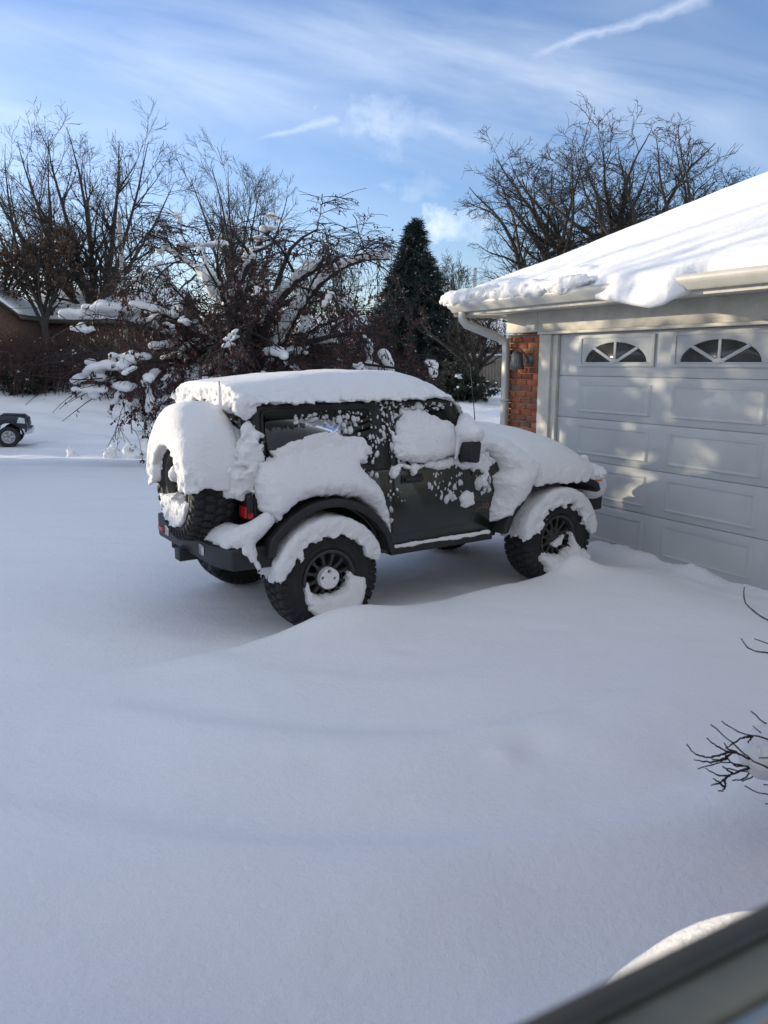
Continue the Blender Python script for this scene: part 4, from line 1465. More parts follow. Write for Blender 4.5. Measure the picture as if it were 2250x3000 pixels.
    def bump(X, Y, Z):
        g = cap(X, Y, Z, (-0.70, -0.30, 0.80), (-0.68, -0.72, 0.785), 0.105, 0.10)
        g = smin(g, cap(X, Y, Z, (-0.62, -0.79, 0.80), (-0.47, -0.85, 0.93), 0.085, 0.055), 0.08)
        g = smin(g, cap(X, Y, Z, (-0.62, -0.835, 0.74), (-0.55, -0.855, 0.585), 0.05, 0.010), 0.04)
        g = np.maximum(g, np.where((X < -0.43) & (Y > -0.84), 0.737 - Z, -1))
        return g + 0.032 * fbm(X, Y, Z, 20, 3, 51, 0.65) * np.clip((0.80 - Z) / 0.06, 0.3, 1)
    snow_solid('bumper_snow', (-0.90, -0.98, 0.54), (-0.36, -0.1, 1.04), 0.011, bump, J)

    def fbump(X, Y, Z):
        g = ell(X, Y, Z, (3.08, -0.70, 0.84), (0.16, 0.13, 0.13))
        g = smin(g, ell(X, Y, Z, (3.2, 0.0, 0.85), (0.16, 0.55, 0.10)), 0.06)
        g = smin(g, cap(X, Y, Z, (3.22, -0.55, 0.82), (3.45, -0.42, 0.795), 0.055, 0.018), 0.04)
        return g + 0.012 * fbm(X, Y, Z, 12, 3, 53)
    snow_solid('bumper_snow', (2.86, -0.88, 0.66), (3.56, 0.66, 1.02), 0.013, fbump, J)

    def sill(X, Y, Z):
        g = cap(X, Y, Z, (0.64, -0.80, 0.565), (1.66, -0.80, 0.568), 0.018)
        return g + 0.012 * fbm(X, Y, Z, 13, 3, 55)
    snow_solid('sill_snow', (0.58, -0.86, 0.53), (1.72, -0.75, 0.62), 0.008, sill, J)

    def tyre_snow(cx, rin_top, seed, a_lo, a_hi, lift):
        def fn(X, Y, Z):
            xr, zr_ = X - cx, Z - ZH
            r = np.hypot(xr, zr_)
            an = np.degrees(np.arctan2(zr_, xr))
            wgt = np.clip(np.minimum((an - a_lo) / 28, (a_hi - an) / 28), 0, 1)
            wgt = wgt * wgt * (3 - 2 * wgt)
            rout = 0.425 + lift * wgt
            rin = 0.50 - (0.50 - rin_top) * wgt + 0.055 * fbm(X, Z, X * 0, 16, 3, seed)
            g = np.maximum(r - rout, (rin - r))
            yo = -0.945 - 0.03 * wgt
            g = np.maximum(g, np.maximum(yo - Y, Y + 0.61))
            corner = np.hypot(np.maximum(r - rout + 0.05, 0), np.maximum(yo + 0.05 - Y, 0)) - 0.05
            g = np.maximum(g, corner)
            return g + 0.034 * fbm(X, Y, Z, 26, 3, seed + 2, 0.65) * np.clip(1.3 - (r - rin) / 0.10, 0.3, 1)
        return fn
    snow_solid('tyre_snow', (-0.56, -1.01, 0.34), (0.56, -0.58, 1.0), 0.011, tyre_snow(0.0, 0.345, 61, 0, 186, 0.055), J)
    snow_solid('tyre_snow', (1.86, -1.01, 0.34), (3.0, -0.58, 1.0), 0.011, tyre_snow(2.424, 0.335, 67, -14, 186, 0.06), J)
    low = np.array([(-0.19, 0.0), (-0.155, -0.075), (-0.07, -0.135), (0.04, -0.135), (0.14, -0.09), (0.18, 0.03), (0.22, 0.0), (0.31, -0.03), (0.31, -0.15), (0.26, -0.23), (0.22, -0.32), (-0.1, -0.32), (-0.17, -0.24), (-0.22, -0.15), (-0.22, -0.04)])
    yw = lambda x, z: -0.915 + 0 * x
    sheet('wheel_snow', low + (0, ZH), yw, lambda x, z: 0.012 + 0.10 * np.clip((0.42 - z) / 0.4, 0, 1) + 0 * x, 0.05, J, 0.010, 0.09, seed=71, crumb=0.007, edge=0.015)
    fl = np.array([(-0.28, -0.12), (-0.2, -0.09), (-0.08, -0.15), (0.06, -0.16), (0.16, -0.10), (0.19, 0.02), (0.22, -0.02), (0.26, -0.10), (0.40, -0.19), (0.33, -0.27), (0.36, -0.36), (-0.15, -0.36), (-0.2, -0.22)])
    sheet('wheel_snow', fl + (2.424, ZH), yw, lambda x, z: 0.012 + 0.14 * np.clip((0.42 - z) / 0.4, 0, 1) + 0 * x, 0.05, J, 0.010, 0.09, seed=73, crumb=0.010, edge=0.03)

    def hubs(X, Y, Z):
        g = np.maximum(np.hypot(X, Z - ZH) - 0.083, np.abs(Y + 0.885) - 0.028)
        g = np.maximum(g, 0.017 - np.hypot(X - 0.0, Z - ZH - 0.055))
        for a in (200, 320):
            g = np.maximum(g, 0.012 - np.hypot(X - 0.06 * math.cos(math.radians(a)), Z - ZH - 0.05 * math.sin(math.radians(a)) - 0.03))
        return g + 0.004 * fbm(X, Y, Z, 20, 2, 3)
    snow_solid('hub_snow', (-0.11, -0.93, ZH - 0.11), (0.11, -0.84, ZH + 0.11), 0.007, hubs, J)

    def hubf(X, Y, Z):
        x = X - 2.424
        g = np.maximum(np.hypot(x, Z - ZH) - 0.082, np.abs(Y + 0.88) - 0.022)
        g = np.maximum(g, Z - ZH + 0.015 - 0.55 * x)
        return g + 0.007 * fbm(X, Y, Z, 20, 2, 9)
    snow_solid('hub_snow', (2.31, -0.93, ZH - 0.11), (2.54, -0.84, ZH + 0.11), 0.007, hubf, J)

    # loose flecks stuck to paint, pillars and glass
    fm = MB()
    ico = [(0, 0, 1)] + [(0.8 * math.cos(t), 0.8 * math.sin(t), 0.6) for t in np.arange(7) * 2 * math.pi / 7] + [(math.cos(t + 0.4), math.sin(t + 0.4), 0.0) for t in np.arange(7) * 2 * math.pi / 7]
    ico = np.array(ico)
    icf = [(0, 1 + k, 1 + (k + 1) % 7) for k in range(7)]
    icq = [(1 + k, 8 + k, 8 + (k + 1) % 7, 1 + (k + 1) % 7) for k in range(7)]

    def fleck(x, z, rx, rz_, t, extra=0.0):
        a = rng.uniform(-0.5, 0.5)
        V = ico * rng.uniform(0.75, 1.2, (15, 1))
        px, pz = V[:, 0] * rx, V[:, 1] * rz_
        X, Z = px * math.cos(a) - pz * math.sin(a) + x, px * math.sin(a) + pz * math.cos(a) + z
        Y = -(yside(Z) + extra) - V[:, 2] * t
        fm.add(np.c_[X, Y, Z], [np.array(icf), np.array(icq)])
    zones = [(1.02, 1.36, 0.90, 1.13, 34, 0.010, 0.022, 0.007), (0.66, 0.80, 0.70, 1.05, 5, 0.004, 0.007, 0.007), (1.52, 1.68, 0.92, 1.12, 22, 0.012, 0.018, 0.001),
             (0.53, 0.72, 1.22, 1.72, 46, 0.010, 0.020, 0.004), (0.20, 0.50, 1.46, 1.66, 20, 0.011, 0.014, -0.008), (-0.15, 0.45, 1.60, 1.67, 24, 0.018, 0.011, -0.008),
             (-0.42, 0.5, 1.50, 1.67, 12, 0.009, 0.009, -0.008), (0.72, 1.22, 1.60, 1.67, 40, 0.016, 0.010, -0.010), (-0.56, -0.44, 1.25, 1.70, 26, 0.013, 0.013, 0.004),
             (0.60, 1.30, 1.68, 1.73, 26, 0.012, 0.008, 0.004), (1.36, 1.52, 1.24, 1.5, 20, 0.014, 0.018, 0.0), (0.36, 0.52, 1.16, 1.46, 26, 0.010, 0.018, 0.0), (0.60, 0.66, 0.64, 1.1, 8, 0.006, 0.01, 0.006)]
    for x0, x1, z0, z1, n, rx, rz_, ex in zones:
        cx_ = rng.uniform(x0, x1, max(2, n // 8))
        cz_ = rng.uniform(z0, z1, max(2, n // 8))
        for k in range(int(n * 1.8)):
            q = rng.integers(len(cx_))
            x = np.clip(cx_[q] + rng.normal(0, (x1 - x0) * 0.22), x0, x1)
            z = np.clip(cz_[q] + rng.normal(0, (z1 - z0) * 0.22), z0, z1)
            s = rng.lognormal(-0.5, 0.6)
            fleck(x, z, rx * s, rz_ * s, 0.010 * s + 0.003, ex)
    tag(fm.build('snow_flecks', M_FLECK, J, smooth=True), kind='stuff')
    return J


build_vehicle()


# ------------------------------------------------------------------ trees and shrubs
def at(px, py, Y):
    """the point at forward distance Y seen in the photograph's pixel (px, py)"""
    u, v = uvp(px, py)
    return np.array([u * Y, Y, HC + v * Y])


def tubes(P, R, sides):
    """P (N,k,3), R (N,k) -> one mesh block"""
    N, k, _ = P.shape
    D = P[:, -1] - P[:, 0]
    D /= np.linalg.norm(D, axis=1)[:, None] + 1e-9
    ref = np.where(np.abs(D[:, 2:3]) < 0.8, np.array([[0, 0, 1.0]]), np.array([[1.0, 0, 0]]))
    U = np.cross(D, ref)
    U /= np.linalg.norm(U, axis=1)[:, None] + 1e-9
    Wv = np.cross(D, U)
    th = np.arange(sides) / sides * 2 * np.pi
    ring = np.cos(th)[None, :, None] * U[:, None] + np.sin(th)[None, :, None] * Wv[:, None]
    V = P[:, :, None] + R[:, :, None, None] * ring[:, None]
    base = (np.arange(N) * k * sides)[:, None, None] + (np.arange(k - 1) * sides)[None, :, None]
    i = np.arange(sides)[None, None]
    j = (i + 1) % sides
    F = np.stack([base + i, base + j, base + j + sides, base + i + sides], -1).reshape(-1, 4)
    return V.reshape(-1, 3), F


def wander(rng, p0, d0, L, k, wob, trop, curl=None):
    N = len(p0)
    P = np.zeros((N, k, 3))
    P[:, 0] = p0
    d = d0 / (np.linalg.norm(d0, axis=1)[:, None] + 1e-9)
    st = (L / (k - 1))[:, None]
    for q in range(1, k):
        P[:, q] = P[:, q - 1] + d * st
        d = d + rng.normal(0, wob, (N, 3)) + np.asarray(trop)
        d /= np.linalg.norm(d, axis=1)[:, None] + 1e-9
    return P


def children(rng, P, R, n, t0, t1, ang, ratio, k, wob, trop, rr=0.55, tip=0.25, minr=0.004, taper=0.5, flat=1.0):
    N, kk, _ = P.shape
    Lp = np.linalg.norm(np.diff(P, axis=1), axis=2).sum(1)
    t = rng.uniform(t0, t1, (N, n))
    f = t * (kk - 1)
    i = np.minimum(f.astype(int), kk - 2)
    w = (f - i)[..., None]
    ar = np.arange(N)[:, None]
    p = P[ar, i] * (1 - w) + P[ar, i + 1] * w
    T = P[ar, i + 1] - P[ar, i]
    T /= np.linalg.norm(T, axis=2)[..., None] + 1e-9
    r0 = (R[ar, i] * (1 - w[..., 0]) + R[ar, i + 1] * w[..., 0]) * rr * rng.uniform(0.7, 1.1, (N, n))
    v = rng.normal(0, 1, (N, n, 3))
    v[..., 2] *= flat
    v -= (v * T).sum(2)[..., None] * T
    v /= np.linalg.norm(v, axis=2)[..., None] + 1e-9
    a = np.radians(rng.uniform(ang[0], ang[1], (N, n)))[..., None]
    d = np.cos(a) * T + np.sin(a) * v
    L = Lp[:, None] * rng.uniform(ratio[0], ratio[1], (N, n)) * (1 - taper * t)
    C = wander(rng, p.reshape(-1, 3), d.reshape(-1, 3), L.reshape(-1), k, wob, trop)
    s = np.linspace(0, 1, k)[None]
    Rr = np.maximum(r0.reshape(-1, 1) * (1 - (1 - tip) * s), minr)
    return C, Rr


def resample(pts, k):
    P = np.asarray(pts, float)
    s = np.r_[0, np.cumsum(np.linalg.norm(np.diff(P, axis=0), axis=1))]
    q = np.linspace(0, s[-1], k)
    out = np.stack([np.interp(q, s, P[:, a]) for a in range(3)], 1)
    for _ in range(2):
        out[1:-1] = 0.25 * out[:-2] + 0.5 * out[1:-1] + 0.25 * out[2:]
    return out


def blocks(lst):
    V, F, n = [], [], 0
    for P, R, s in lst:
        v, f = tubes(P, R, s)
        V.append(v)
        F.append(f + n)
        n += len(v)
    return np.concatenate(V), F


def leaf_quads(rng, pts, size, hang=0.6, asp=0.55):
    N = len(pts)
    s = size * rng.lognormal(0, 0.3, N)[:, None]
    a = rng.normal(0, 1, (N, 3))
    a[:, 2] -= hang * 2
    a /= np.linalg.norm(a, axis=1)[:, None]
    b = np.cross(a, rng.normal(0, 1, (N, 3)))
    b /= np.linalg.norm(b, axis=1)[:, None] + 1e-9
    V = np.stack([pts - b * s * asp * 0.3, pts + b * s * asp * 0.3, pts + a * s + b * s * asp * 0.5, pts + a * s - b * s * asp * 0.5], 1).reshape(-1, 3)
    F = np.arange(N * 4).reshape(-1, 4)
    return V, F


def bare_tree(name, px, Y, height, label, seed, r0=0.3, fork=0.26, nlimb=6, spread=(12, 34), limbL=(0.72, 0.95), trop=(0, 0, 0.05), wob=0.06, n2=11, n3=8, n4=5, leaves=0, group=None, minr=0.006, lean=(0, 0), bark=None, ang2=(25, 50), x=None, zig=1.0, wide=1.0, leaf_top=0.85, clump=5):
    rng = np.random.default_rng(seed)
    if x is None:
        x = uvp(px, 1060)[0] * Y
    zb = float(gz(x, Y)) - 0.15
    if height > 60:
        height = float(at(px, height, Y)[2]) - zb
    root = empty(name, (x, Y, zb))
    tag(root, label, 'tree', group)
    ht = height * fork
    tr = resample([(0, 0, 0), (lean[0] * 0.4, lean[1] * 0.4, ht * 0.5), (lean[0], lean[1], ht), (lean[0] * 1.2, lean[1] * 1.2, ht * 1.25)], 8)[None]
    trr = (r0 * np.array([1.35, 1.05, 0.95, 0.9, 0.86, 0.82, 0.75, 0.5]))[None]
    az = (np.arange(nlimb) + rng.uniform(0, 0.6, nlimb)) / nlimb * 2 * np.pi
    el = np.radians(rng.uniform(spread[0], spread[1], nlimb))
    el[0] *= 0.3
    d = np.stack([np.sin(el) * np.cos(az), np.sin(el) * np.sin(az), np.cos(el)], 1)
    tt = rng.uniform(0.70, 1.0, nlimb) * 7
    i = np.minimum(tt.astype(int), 6)
    p0 = tr[0, i] + (tr[0, i + 1] - tr[0, i]) * (tt - i)[:, None]
    # limbs end on a dome
    L = (height - p0[:, 2]) * rng.uniform(limbL[0], limbL[1], nlimb) * (1 + 0.12 * np.sin(el))
    P1 = wander(rng, p0, d, L, 16, wob * zig * 0.8, trop)
    R1 = np.maximum(r0 * rng.uniform(0.45, 0.65, nlimb)[:, None] * np.linspace(1, 0.06, 16)[None] ** 0.9, minr)
    P2, R2 = children(rng, P1, R1, n2, 0.10, 0.96, ang2, (0.26, 0.46), 10, wob * 1.3 * zig, trop, 0.6, 0.15, minr, 0.45)
    P3, R3 = children(rng, P2, R2, n3, 0.12, 1.0, (24, 58), (0.30, 0.58), 7, wob * 1.8 * zig, trop, 0.6, 0.3, minr, 0.35)
    P4, R4 = children(rng, P3, R3, n4, 0.15, 1.0, (22, 60), (0.40, 0.80), 5, wob * 2.2 * zig, trop, 0.65, 0.45, minr * 0.8, 0.3)
    kz = height / max(np.percentile(q[..., 2], 99.9) for q in (P1, P2, P3, P4))
    for Q_ in (P1, P2, P3, P4, tr):
        Q_[..., 2] *= kz
        Q_[..., :2] *= wide * kz
    V, F = blocks([(tr, trr, 12), (P1, R1, 8)])
    mk('trunk', V, F, bark or M_BARK, root, True)
    V, F = blocks([(P2, R2, 5), (P3, R3, 3), (P4, R4, 3)])
    mk('crown', V, F, M_TWIG, root, False)
    if leaves:
        pts = P4[:, 1:].reshape(-1, 3)
        pts = pts[pts[:, 2] < height * leaf_top]
        cl = pts[rng.integers(0, len(pts), leaves // clump)]
        pts = np.repeat(cl, clump, 0) + rng.normal(0, 0.15, (len(cl) * clump, 3))
        V, F = leaf_quads(rng, pts, 0.135, 0.4, 0.8)
        mk('dead_leaves', V, [F], M_LEAF, root)
    return root


def copy_tree(o, x, y, rz, s, label, group=None):
    c = o.copy()
    COL.objects.link(c)
    c.location = (x, y, float(gz(x, y)) - 0.15)
    c.rotation_euler = (0, 0, rz)
    c.scale = (s, s, s)
    c['label'] = label
    if group:
        c['group'] = group
    for ch in o.children:
        k = ch.copy()
        COL.objects.link(k)
        k.parent = c
    return c


def xat(px, Y):
    return uvp(px, 1060)[0] * Y


# the left yard
bare_tree('shade_tree', 283, 50, 335, 'tall bare shade tree with a forked trunk standing left of the utility pole', 21, 0.38, 0.24, 10, (10, 50), (0.85, 1.0), (0, 0, 0.03), 0.06, 14, 7, 5, leaves=60, minr=0.010, wide=1.05)
bare_tree('oak_tree', 140, 45, 600, 'slim oak by the brick house still holding brown leaves', 33, 0.22, 0.35, 7, (12, 50), (0.75, 1.0), (0, 0, 0.0), 0.07, 10, 8, 5, leaves=1900, minr=0.009, wide=1.2)
bare_tree('oak_tree', 14, 47, 560, 'oak with brown leaves at the left edge in front of the brick gable', 34, 0.22, 0.33, 7, (12, 52), (0.75, 1.0), (0, 0, 0.0), 0.07, 10, 8, 5, leaves=1900, minr=0.009, wide=1.2)
bare_tree('shade_tree', 150, 56, 400, 'bare tree rising behind the slim oak and the brick house roof', 35, 0.30, 0.3, 7, (8, 40), (0.85, 1.0), (0, 0, 0.03), 0.06, 10, 6, 4, minr=0.010)
bare_tree('shade_tree', 700, 62, 412, 'bare vase shaped tree rising behind the snowy crabapple', 36, 0.32, 0.20, 10, (8, 42), (0.85, 1.0), (0, 0, 0.04), 0.05, 12, 7, 4, minr=0.011, wide=0.9)
# behind the garage
bare_tree('locust_tree', 1890, 27, 325, 'bare spreading tree behind the garage roof, farthest along the ridge', 41, 0.24, 0.30, 9, (14, 52), (0.85, 1.0), (0, 0, 0.01), 0.10, 13, 7, 5, minr=0.0075, zig=1.3, wide=1.1, lean=(0.4, 0))
bare_tree('locust_tree', 1765, 29, 330, 'tallest bare tree behind the middle of the garage roof', 42, 0.26, 0.28, 9, (10, 46), (0.85, 1.0), (0, 0, 0.01), 0.10, 13, 7, 5, minr=0.0075, zig=1.3, wide=1.1)
bare_tree('locust_tree', 1632, 30, 440, 'bare tree leaning left behind the garage eave corner', 43, 0.22, 0.28, 9, (14, 56), (0.9, 1.05), (0, 0, 0.0), 0.11, 13, 7, 5, minr=0.0075, zig=1.3, lean=(-0.3, 0), wide=1.15)
# slim trees far behind the spruce
ft = bare_tree('slim_tree', 1335, 74, 735, 'slim bare tree just right of the spruce', 51, 0.2, 0.25, 6, (6, 24), (0.85, 1.0), (0, 0, 0.05), 0.05, 10, 7, 4, minr=0.013)
copy_tree(ft, xat(1285, 80), 80, 1.3, 1.0, 'slim bare tree half hidden by the right flank of the spruce')
copy_tree(ft, xat(1420, 70), 70, 2.4, 0.75, 'low slim bare tree behind the garage corner pole')
copy_tree(ft, xat(1010, 84), 84, 0.7, 1.15, 'slim bare tree behind the right half of the crabapple')
copy_tree(ft, xat(905, 90), 90, 3.7, 1.1, 'slim bare tree behind the middle of the crabapple')
copy_tree(ft, xat(480, 88), 88, 4.7, 1.15, 'slim bare tree between the utility pole and the crabapple')


def build_crabapple():
    rng = np.random.default_rng(77)
    Y0 = 17.0
    x0 = xat(735, Y0)
    zb = float(gz(x0, Y0))
    root = empty('crabapple_tree', (x0, Y0, zb))
    tag(root, 'wide crabapple with drooping twigs, dark red fruit and heaped snow behind the parked vehicle', 'tree')
    o = np.array([x0, Y0, zb])

    def limb(pix, dy0, dy1, r, k=12):
        n = len(pix)
        pts = [at(px, py, Y0 + dy0 + (dy1 - dy0) * q / (n - 1)) - o for q, (px, py) in enumerate(pix)]
        return resample([(0.0, 0, -0.1), (pts[0] * 0.55)] + pts, k), np.linspace(r, r * 0.22, k)
    L = [limb([(690, 1080), (640, 980), (703, 813), (751, 741), (794, 627)], 0, 0.6, 0.13),
         limb([(740, 1040), (757, 1006), (800, 898), (860, 813), (932, 783), (992, 759)], 0, -0.5, 0.14),
         limb([(650, 1040), (610, 975), (558, 946), (492, 922), (400, 900)], 0, -0.8, 0.10),
         limb([(780, 1060), (880, 1000), (980, 985), (1070, 960), (1150, 985)], 0, -0.6, 0.10),
         limb([(640, 1070), (540, 1050), (420, 1060), (330, 1090)], -0.2, -1.8, 0.09),
         limb([(700, 1060), (660, 900), (600, 800), (520, 730), (430, 715)], 0.2, 0.8, 0.09),
         limb([(800, 1050), (870, 900), (960, 800), (1060, 740), (1140, 760)], 0.2, 1.0, 0.10),
         limb([(760, 1050), (800, 850), (845, 740), (880, 650), (930, 620)], 0.3, 0.9, 0.09),
         limb([(640, 1080), (500, 980), (380, 930), (260, 915)], 0.2, 0.3, 0.085),
         limb([(820, 1080), (950, 1060), (1080, 1065), (1200, 1085)], -0.2, -1.0, 0.08),
         limb([(700, 1060), (720, 1020), (730, 960), (745, 940)], -0.3, -2.2, 0.09),
         limb([(700, 1060), (720, 980), (740, 880), (780, 800)], 0.5, 2.6, 0.10)]
    P1 = np.array([l[0] for l in L])
    R1 = np.array([l[1] for l in L])
    R1 = R1 * 1.35
    P2, R2 = children(rng, P1, R1, 13, 0.25, 1.0, (30, 80), (0.25, 0.50), 9, 0.15, (0, 0, -0.11), 0.55, 0.2, 0.010, 0.35)
    P3, R3 = children(rng, P2, R2, 7, 0.15, 1.0, (25, 70), (0.35, 0.8), 7, 0.18, (0, 0, -0.15), 0.55, 0.3, 0.007, 0.3)
    P4, R4 = children(rng, P3, R3, 7, 0.1, 1.0, (20, 60), (0.4, 0.95), 5, 0.18, (0, 0, -0.22), 0.65, 0.5, 0.0052, 0.3)
    # long whips reaching out on the left, low over the snow, and above the crown
    lw = at(330, 1080, Y0 - 1.5) - o
    n = 26
    p0 = lw + rng.normal(0, 0.25, (n, 3))
    d = np.stack([-1 + rng.normal(0, 0.25, n), rng.normal(-0.2, 0.4, n), rng.normal(-0.25, 0.35, n)], 1)
    Pw = wander(rng, p0, d, rng.uniform(0.7, 1.7, n), 8, 0.07, (0, 0, -0.035))
    Rw = np.linspace(0.013, 0.005, 8)[None].repeat(n, 0)
    top = P1[[0, 1, 5, 6, 7]][:, -3]
    m = 34
    pt = top[rng.integers(0, 5, m)] + rng.normal(0, 0.12, (m, 3))
    d = np.stack([rng.normal(0.3, 0.9, m), rng.normal(0, 0.5, m), rng.uniform(0.1, 0.8, m)], 1)
    Pt = wander(rng, pt, d, rng.uniform(0.6, 1.6, m), 8, 0.1, (0.02, 0, -0.10))
    Rt = np.linspace(0.012, 0.005, 8)[None].repeat(m, 0)
    for Q_ in (P1, P2, P3, P4, Pt):
        Q_[..., 2] = np.where(Q_[..., 2] > 4.7, 4.7 + (Q_[..., 2] - 4.7) * 0.5, Q_[..., 2])
    keep3 = P3[:, :, 2].min(1) > 0.25
    P3, R3 = P3[keep3], R3[keep3]
    keep = P4[:, :, 2].min(1) > 0.2
    P4, R4 = P4[keep], R4[keep]
    V, F = blocks([(P1, R1, 10)])
    mk('trunk', V, F, M_CBARK, root, True)
    V, F = blocks([(P2, R2, 6), (P3, R3, 4), (P4, R4, 3), (Pw, Rw, 4), (Pt, Rt, 4)])
    mk('crown', V, F, M_CBARK, root)
    # fruit and shrivelled leaves hanging in bunches
    allp = np.concatenate([P3[:, 2:].reshape(-1, 3), P4[:, 1:].reshape(-1, 3), Pt[:, 3:].reshape(-1, 3), Pw[:, 5:].reshape(-1, 3)])
    c = allp[rng.integers(0, len(allp), 8200)]
    w = np.clip(1.1 - (c[:, 2] - 1.0) * 0.22, 0.15, 1)
    c = c[rng.uniform(0, 1, len(c)) < w]
    pts = np.repeat(c, 3, 0) + rng.normal(0, 0.035, (len(c) * 3, 3)) - (0, 0, 0.02)
    V, F = leaf_quads(rng, pts, 0.048, 1.2, 0.7)
    mk('fruit', V, [F], M_FRUIT, root)
    # snow heaped on limbs and forks
    lo = np.array([-5.2, -3.2, 0.0])
    hi = np.array([4.6, 3.6, 6.2])
    h = 0.036
    n = np.ceil((hi - lo) / h).astype(int)
    fld = np.zeros(n, np.float32)

    def splat(c, r):
        R = np.array(r) * 1.0
        a = np.maximum(((c - R * 1.7 - lo) / h).astype(int), 0)
        b = np.minimum(((c + R * 1.7 - lo) / h).astype(int) + 2, n)
        if (b <= a).any():
            return
        g = [(lo[q] + np.arange(a[q], b[q]) * h - c[q]) / R[q] for q in range(3)]
        d2 = g[0][:, None, None] ** 2 + g[1][None, :, None] ** 2 + g[2][None, None, :] ** 2
        fld[a[0]:b[0], a[1]:b[1], a[2]:b[2]] += np.clip(1 - d2 / 2.6, 0, 1) ** 2 * 1.25

    def along(P, R, amount, size, prob):
        for p, r in zip(P, R):
            if rng.uniform() > prob:
                continue
            k = len(p)
            a = rng.integers(0, k - 2)
            b = min(k - 1, a + rng.integers(2, 5))
            sz = size * rng.lognormal(0, 0.35)
            for t in np.linspace(a, b, max(3, int(amount * (b - a)))):
                i = min(int(t), k - 2)
                q = p[i] + (p[i + 1] - p[i]) * (t - i)
                dd = p[i + 1] - p[i]
                hz = np.hypot(dd[0], dd[1]) / (np.linalg.norm(dd) + 1e-9)
                s = sz * rng.uniform(0.7, 1.25) * (0.55 + 0.45 * hz)
                splat(q + (rng.normal(0, 0.03), rng.normal(0, 0.03), s * 0.75 + r[i]), (s * 1.25, s * 1.25, s * rng.uniform(0.8, 1.1)))
    P1w = P1 + R1[..., None] * np.array([-0.65, -0.4, -0.25])
    pick = [0, 1, 2, 5, 6, 8, 11]
    along(P1w[pick], R1[pick], 12, 0.070, 1.0)
    along(P1w[pick], R1[pick], 12, 0.055, 1.0)
    along(P1w[:, :9], R1[:, :9], 12, 0.050, 0.9)
    along(P1w[:, :9], R1[:, :9], 12, 0.045, 0.9)
    low2 = (P2[:, :, 2].mean(1) < 2.4)
    along(P2[low2], R2[low2], 9, 0.046, 0.8)
    along(P2[~low2 & (P2[:, -1, 0] < 2.6)], R2[~low2 & (P2[:, -1, 0] < 2.6)], 9, 0.036, 0.40)
    left = (P3[:, :, 0].mean(1) < -0.5) & (P3[:, :, 2].mean(1) < 2.3)
    along(P3[left], R3[left], 9, 0.038, 0.40)
    # big pillows on the left boughs and one long roll on the upper fork
    for px, py, dy, s in ((240, 918, 0.2, 0.16), (300, 900, 0.1, 0.17), (345, 902, 0.1, 0.18), (400, 905, 0, 0.14), (205, 925, 0.2, 0.11), (250, 965, -0.3, 0.12), (470, 735, 0.6, 0.12), (540, 718, 0.6, 0.15), (600, 715, 0.5, 0.16), (650, 712, 0.5, 0.14), (290, 1100, -1.6, 0.20), (330, 1075, -1.6, 0.20), (270, 1140, -1.7, 0.17), (380, 1050, -1.5, 0.19), (220, 1110, -1.7, 0.12), (360, 1130, -1.6, 0.15),
                          (793, 635, 0.6, 0.12), (780, 668, 0.55, 0.125), (765, 700, 0.5, 0.13), (752, 730, 0.45, 0.13), (735, 750, 0.4, 0.11), (915, 770, -0.4, 0.13), (885, 795, -0.4, 0.11), (850, 1030, -0.5, 0.15), (640, 1000, -0.2, 0.15), (560, 1015, -0.6, 0.15), (690, 1020, -0.3, 0.13), (470, 1010, -0.8, 0.16)):
        c = at(px, py, Y0 + dy) - o
        s = s * (0.75 if py < 850 else 0.95)
        for q in range(13):
            splat(c + rng.normal(0, s * 0.7, 3) * (1.3, 0.8, 0.35), np.array((s * 1.2, s, s * 0.7)) * rng.uniform(0.30, 0.72))
    ax = [lo[q] + np.arange(n[q]) * h for q in range(3)]
    act = fld > 0.02
    f = np.full(n, 1.0, np.float32)
    ii = np.argwhere(act)
    pts = lo + ii * h
    nz = fbm(pts[:, 0], pts[:, 1], pts[:, 2], 4.5, 3, 4, 0.6)
    f[act] = 0.5 - fld[act] + 0.42 * nz
    V, Q = surface_nets(f, lo, h)
    tag(mk('snow_load', V, [Q], M_SNOW, root, True), kind='stuff')


build_crabapple()


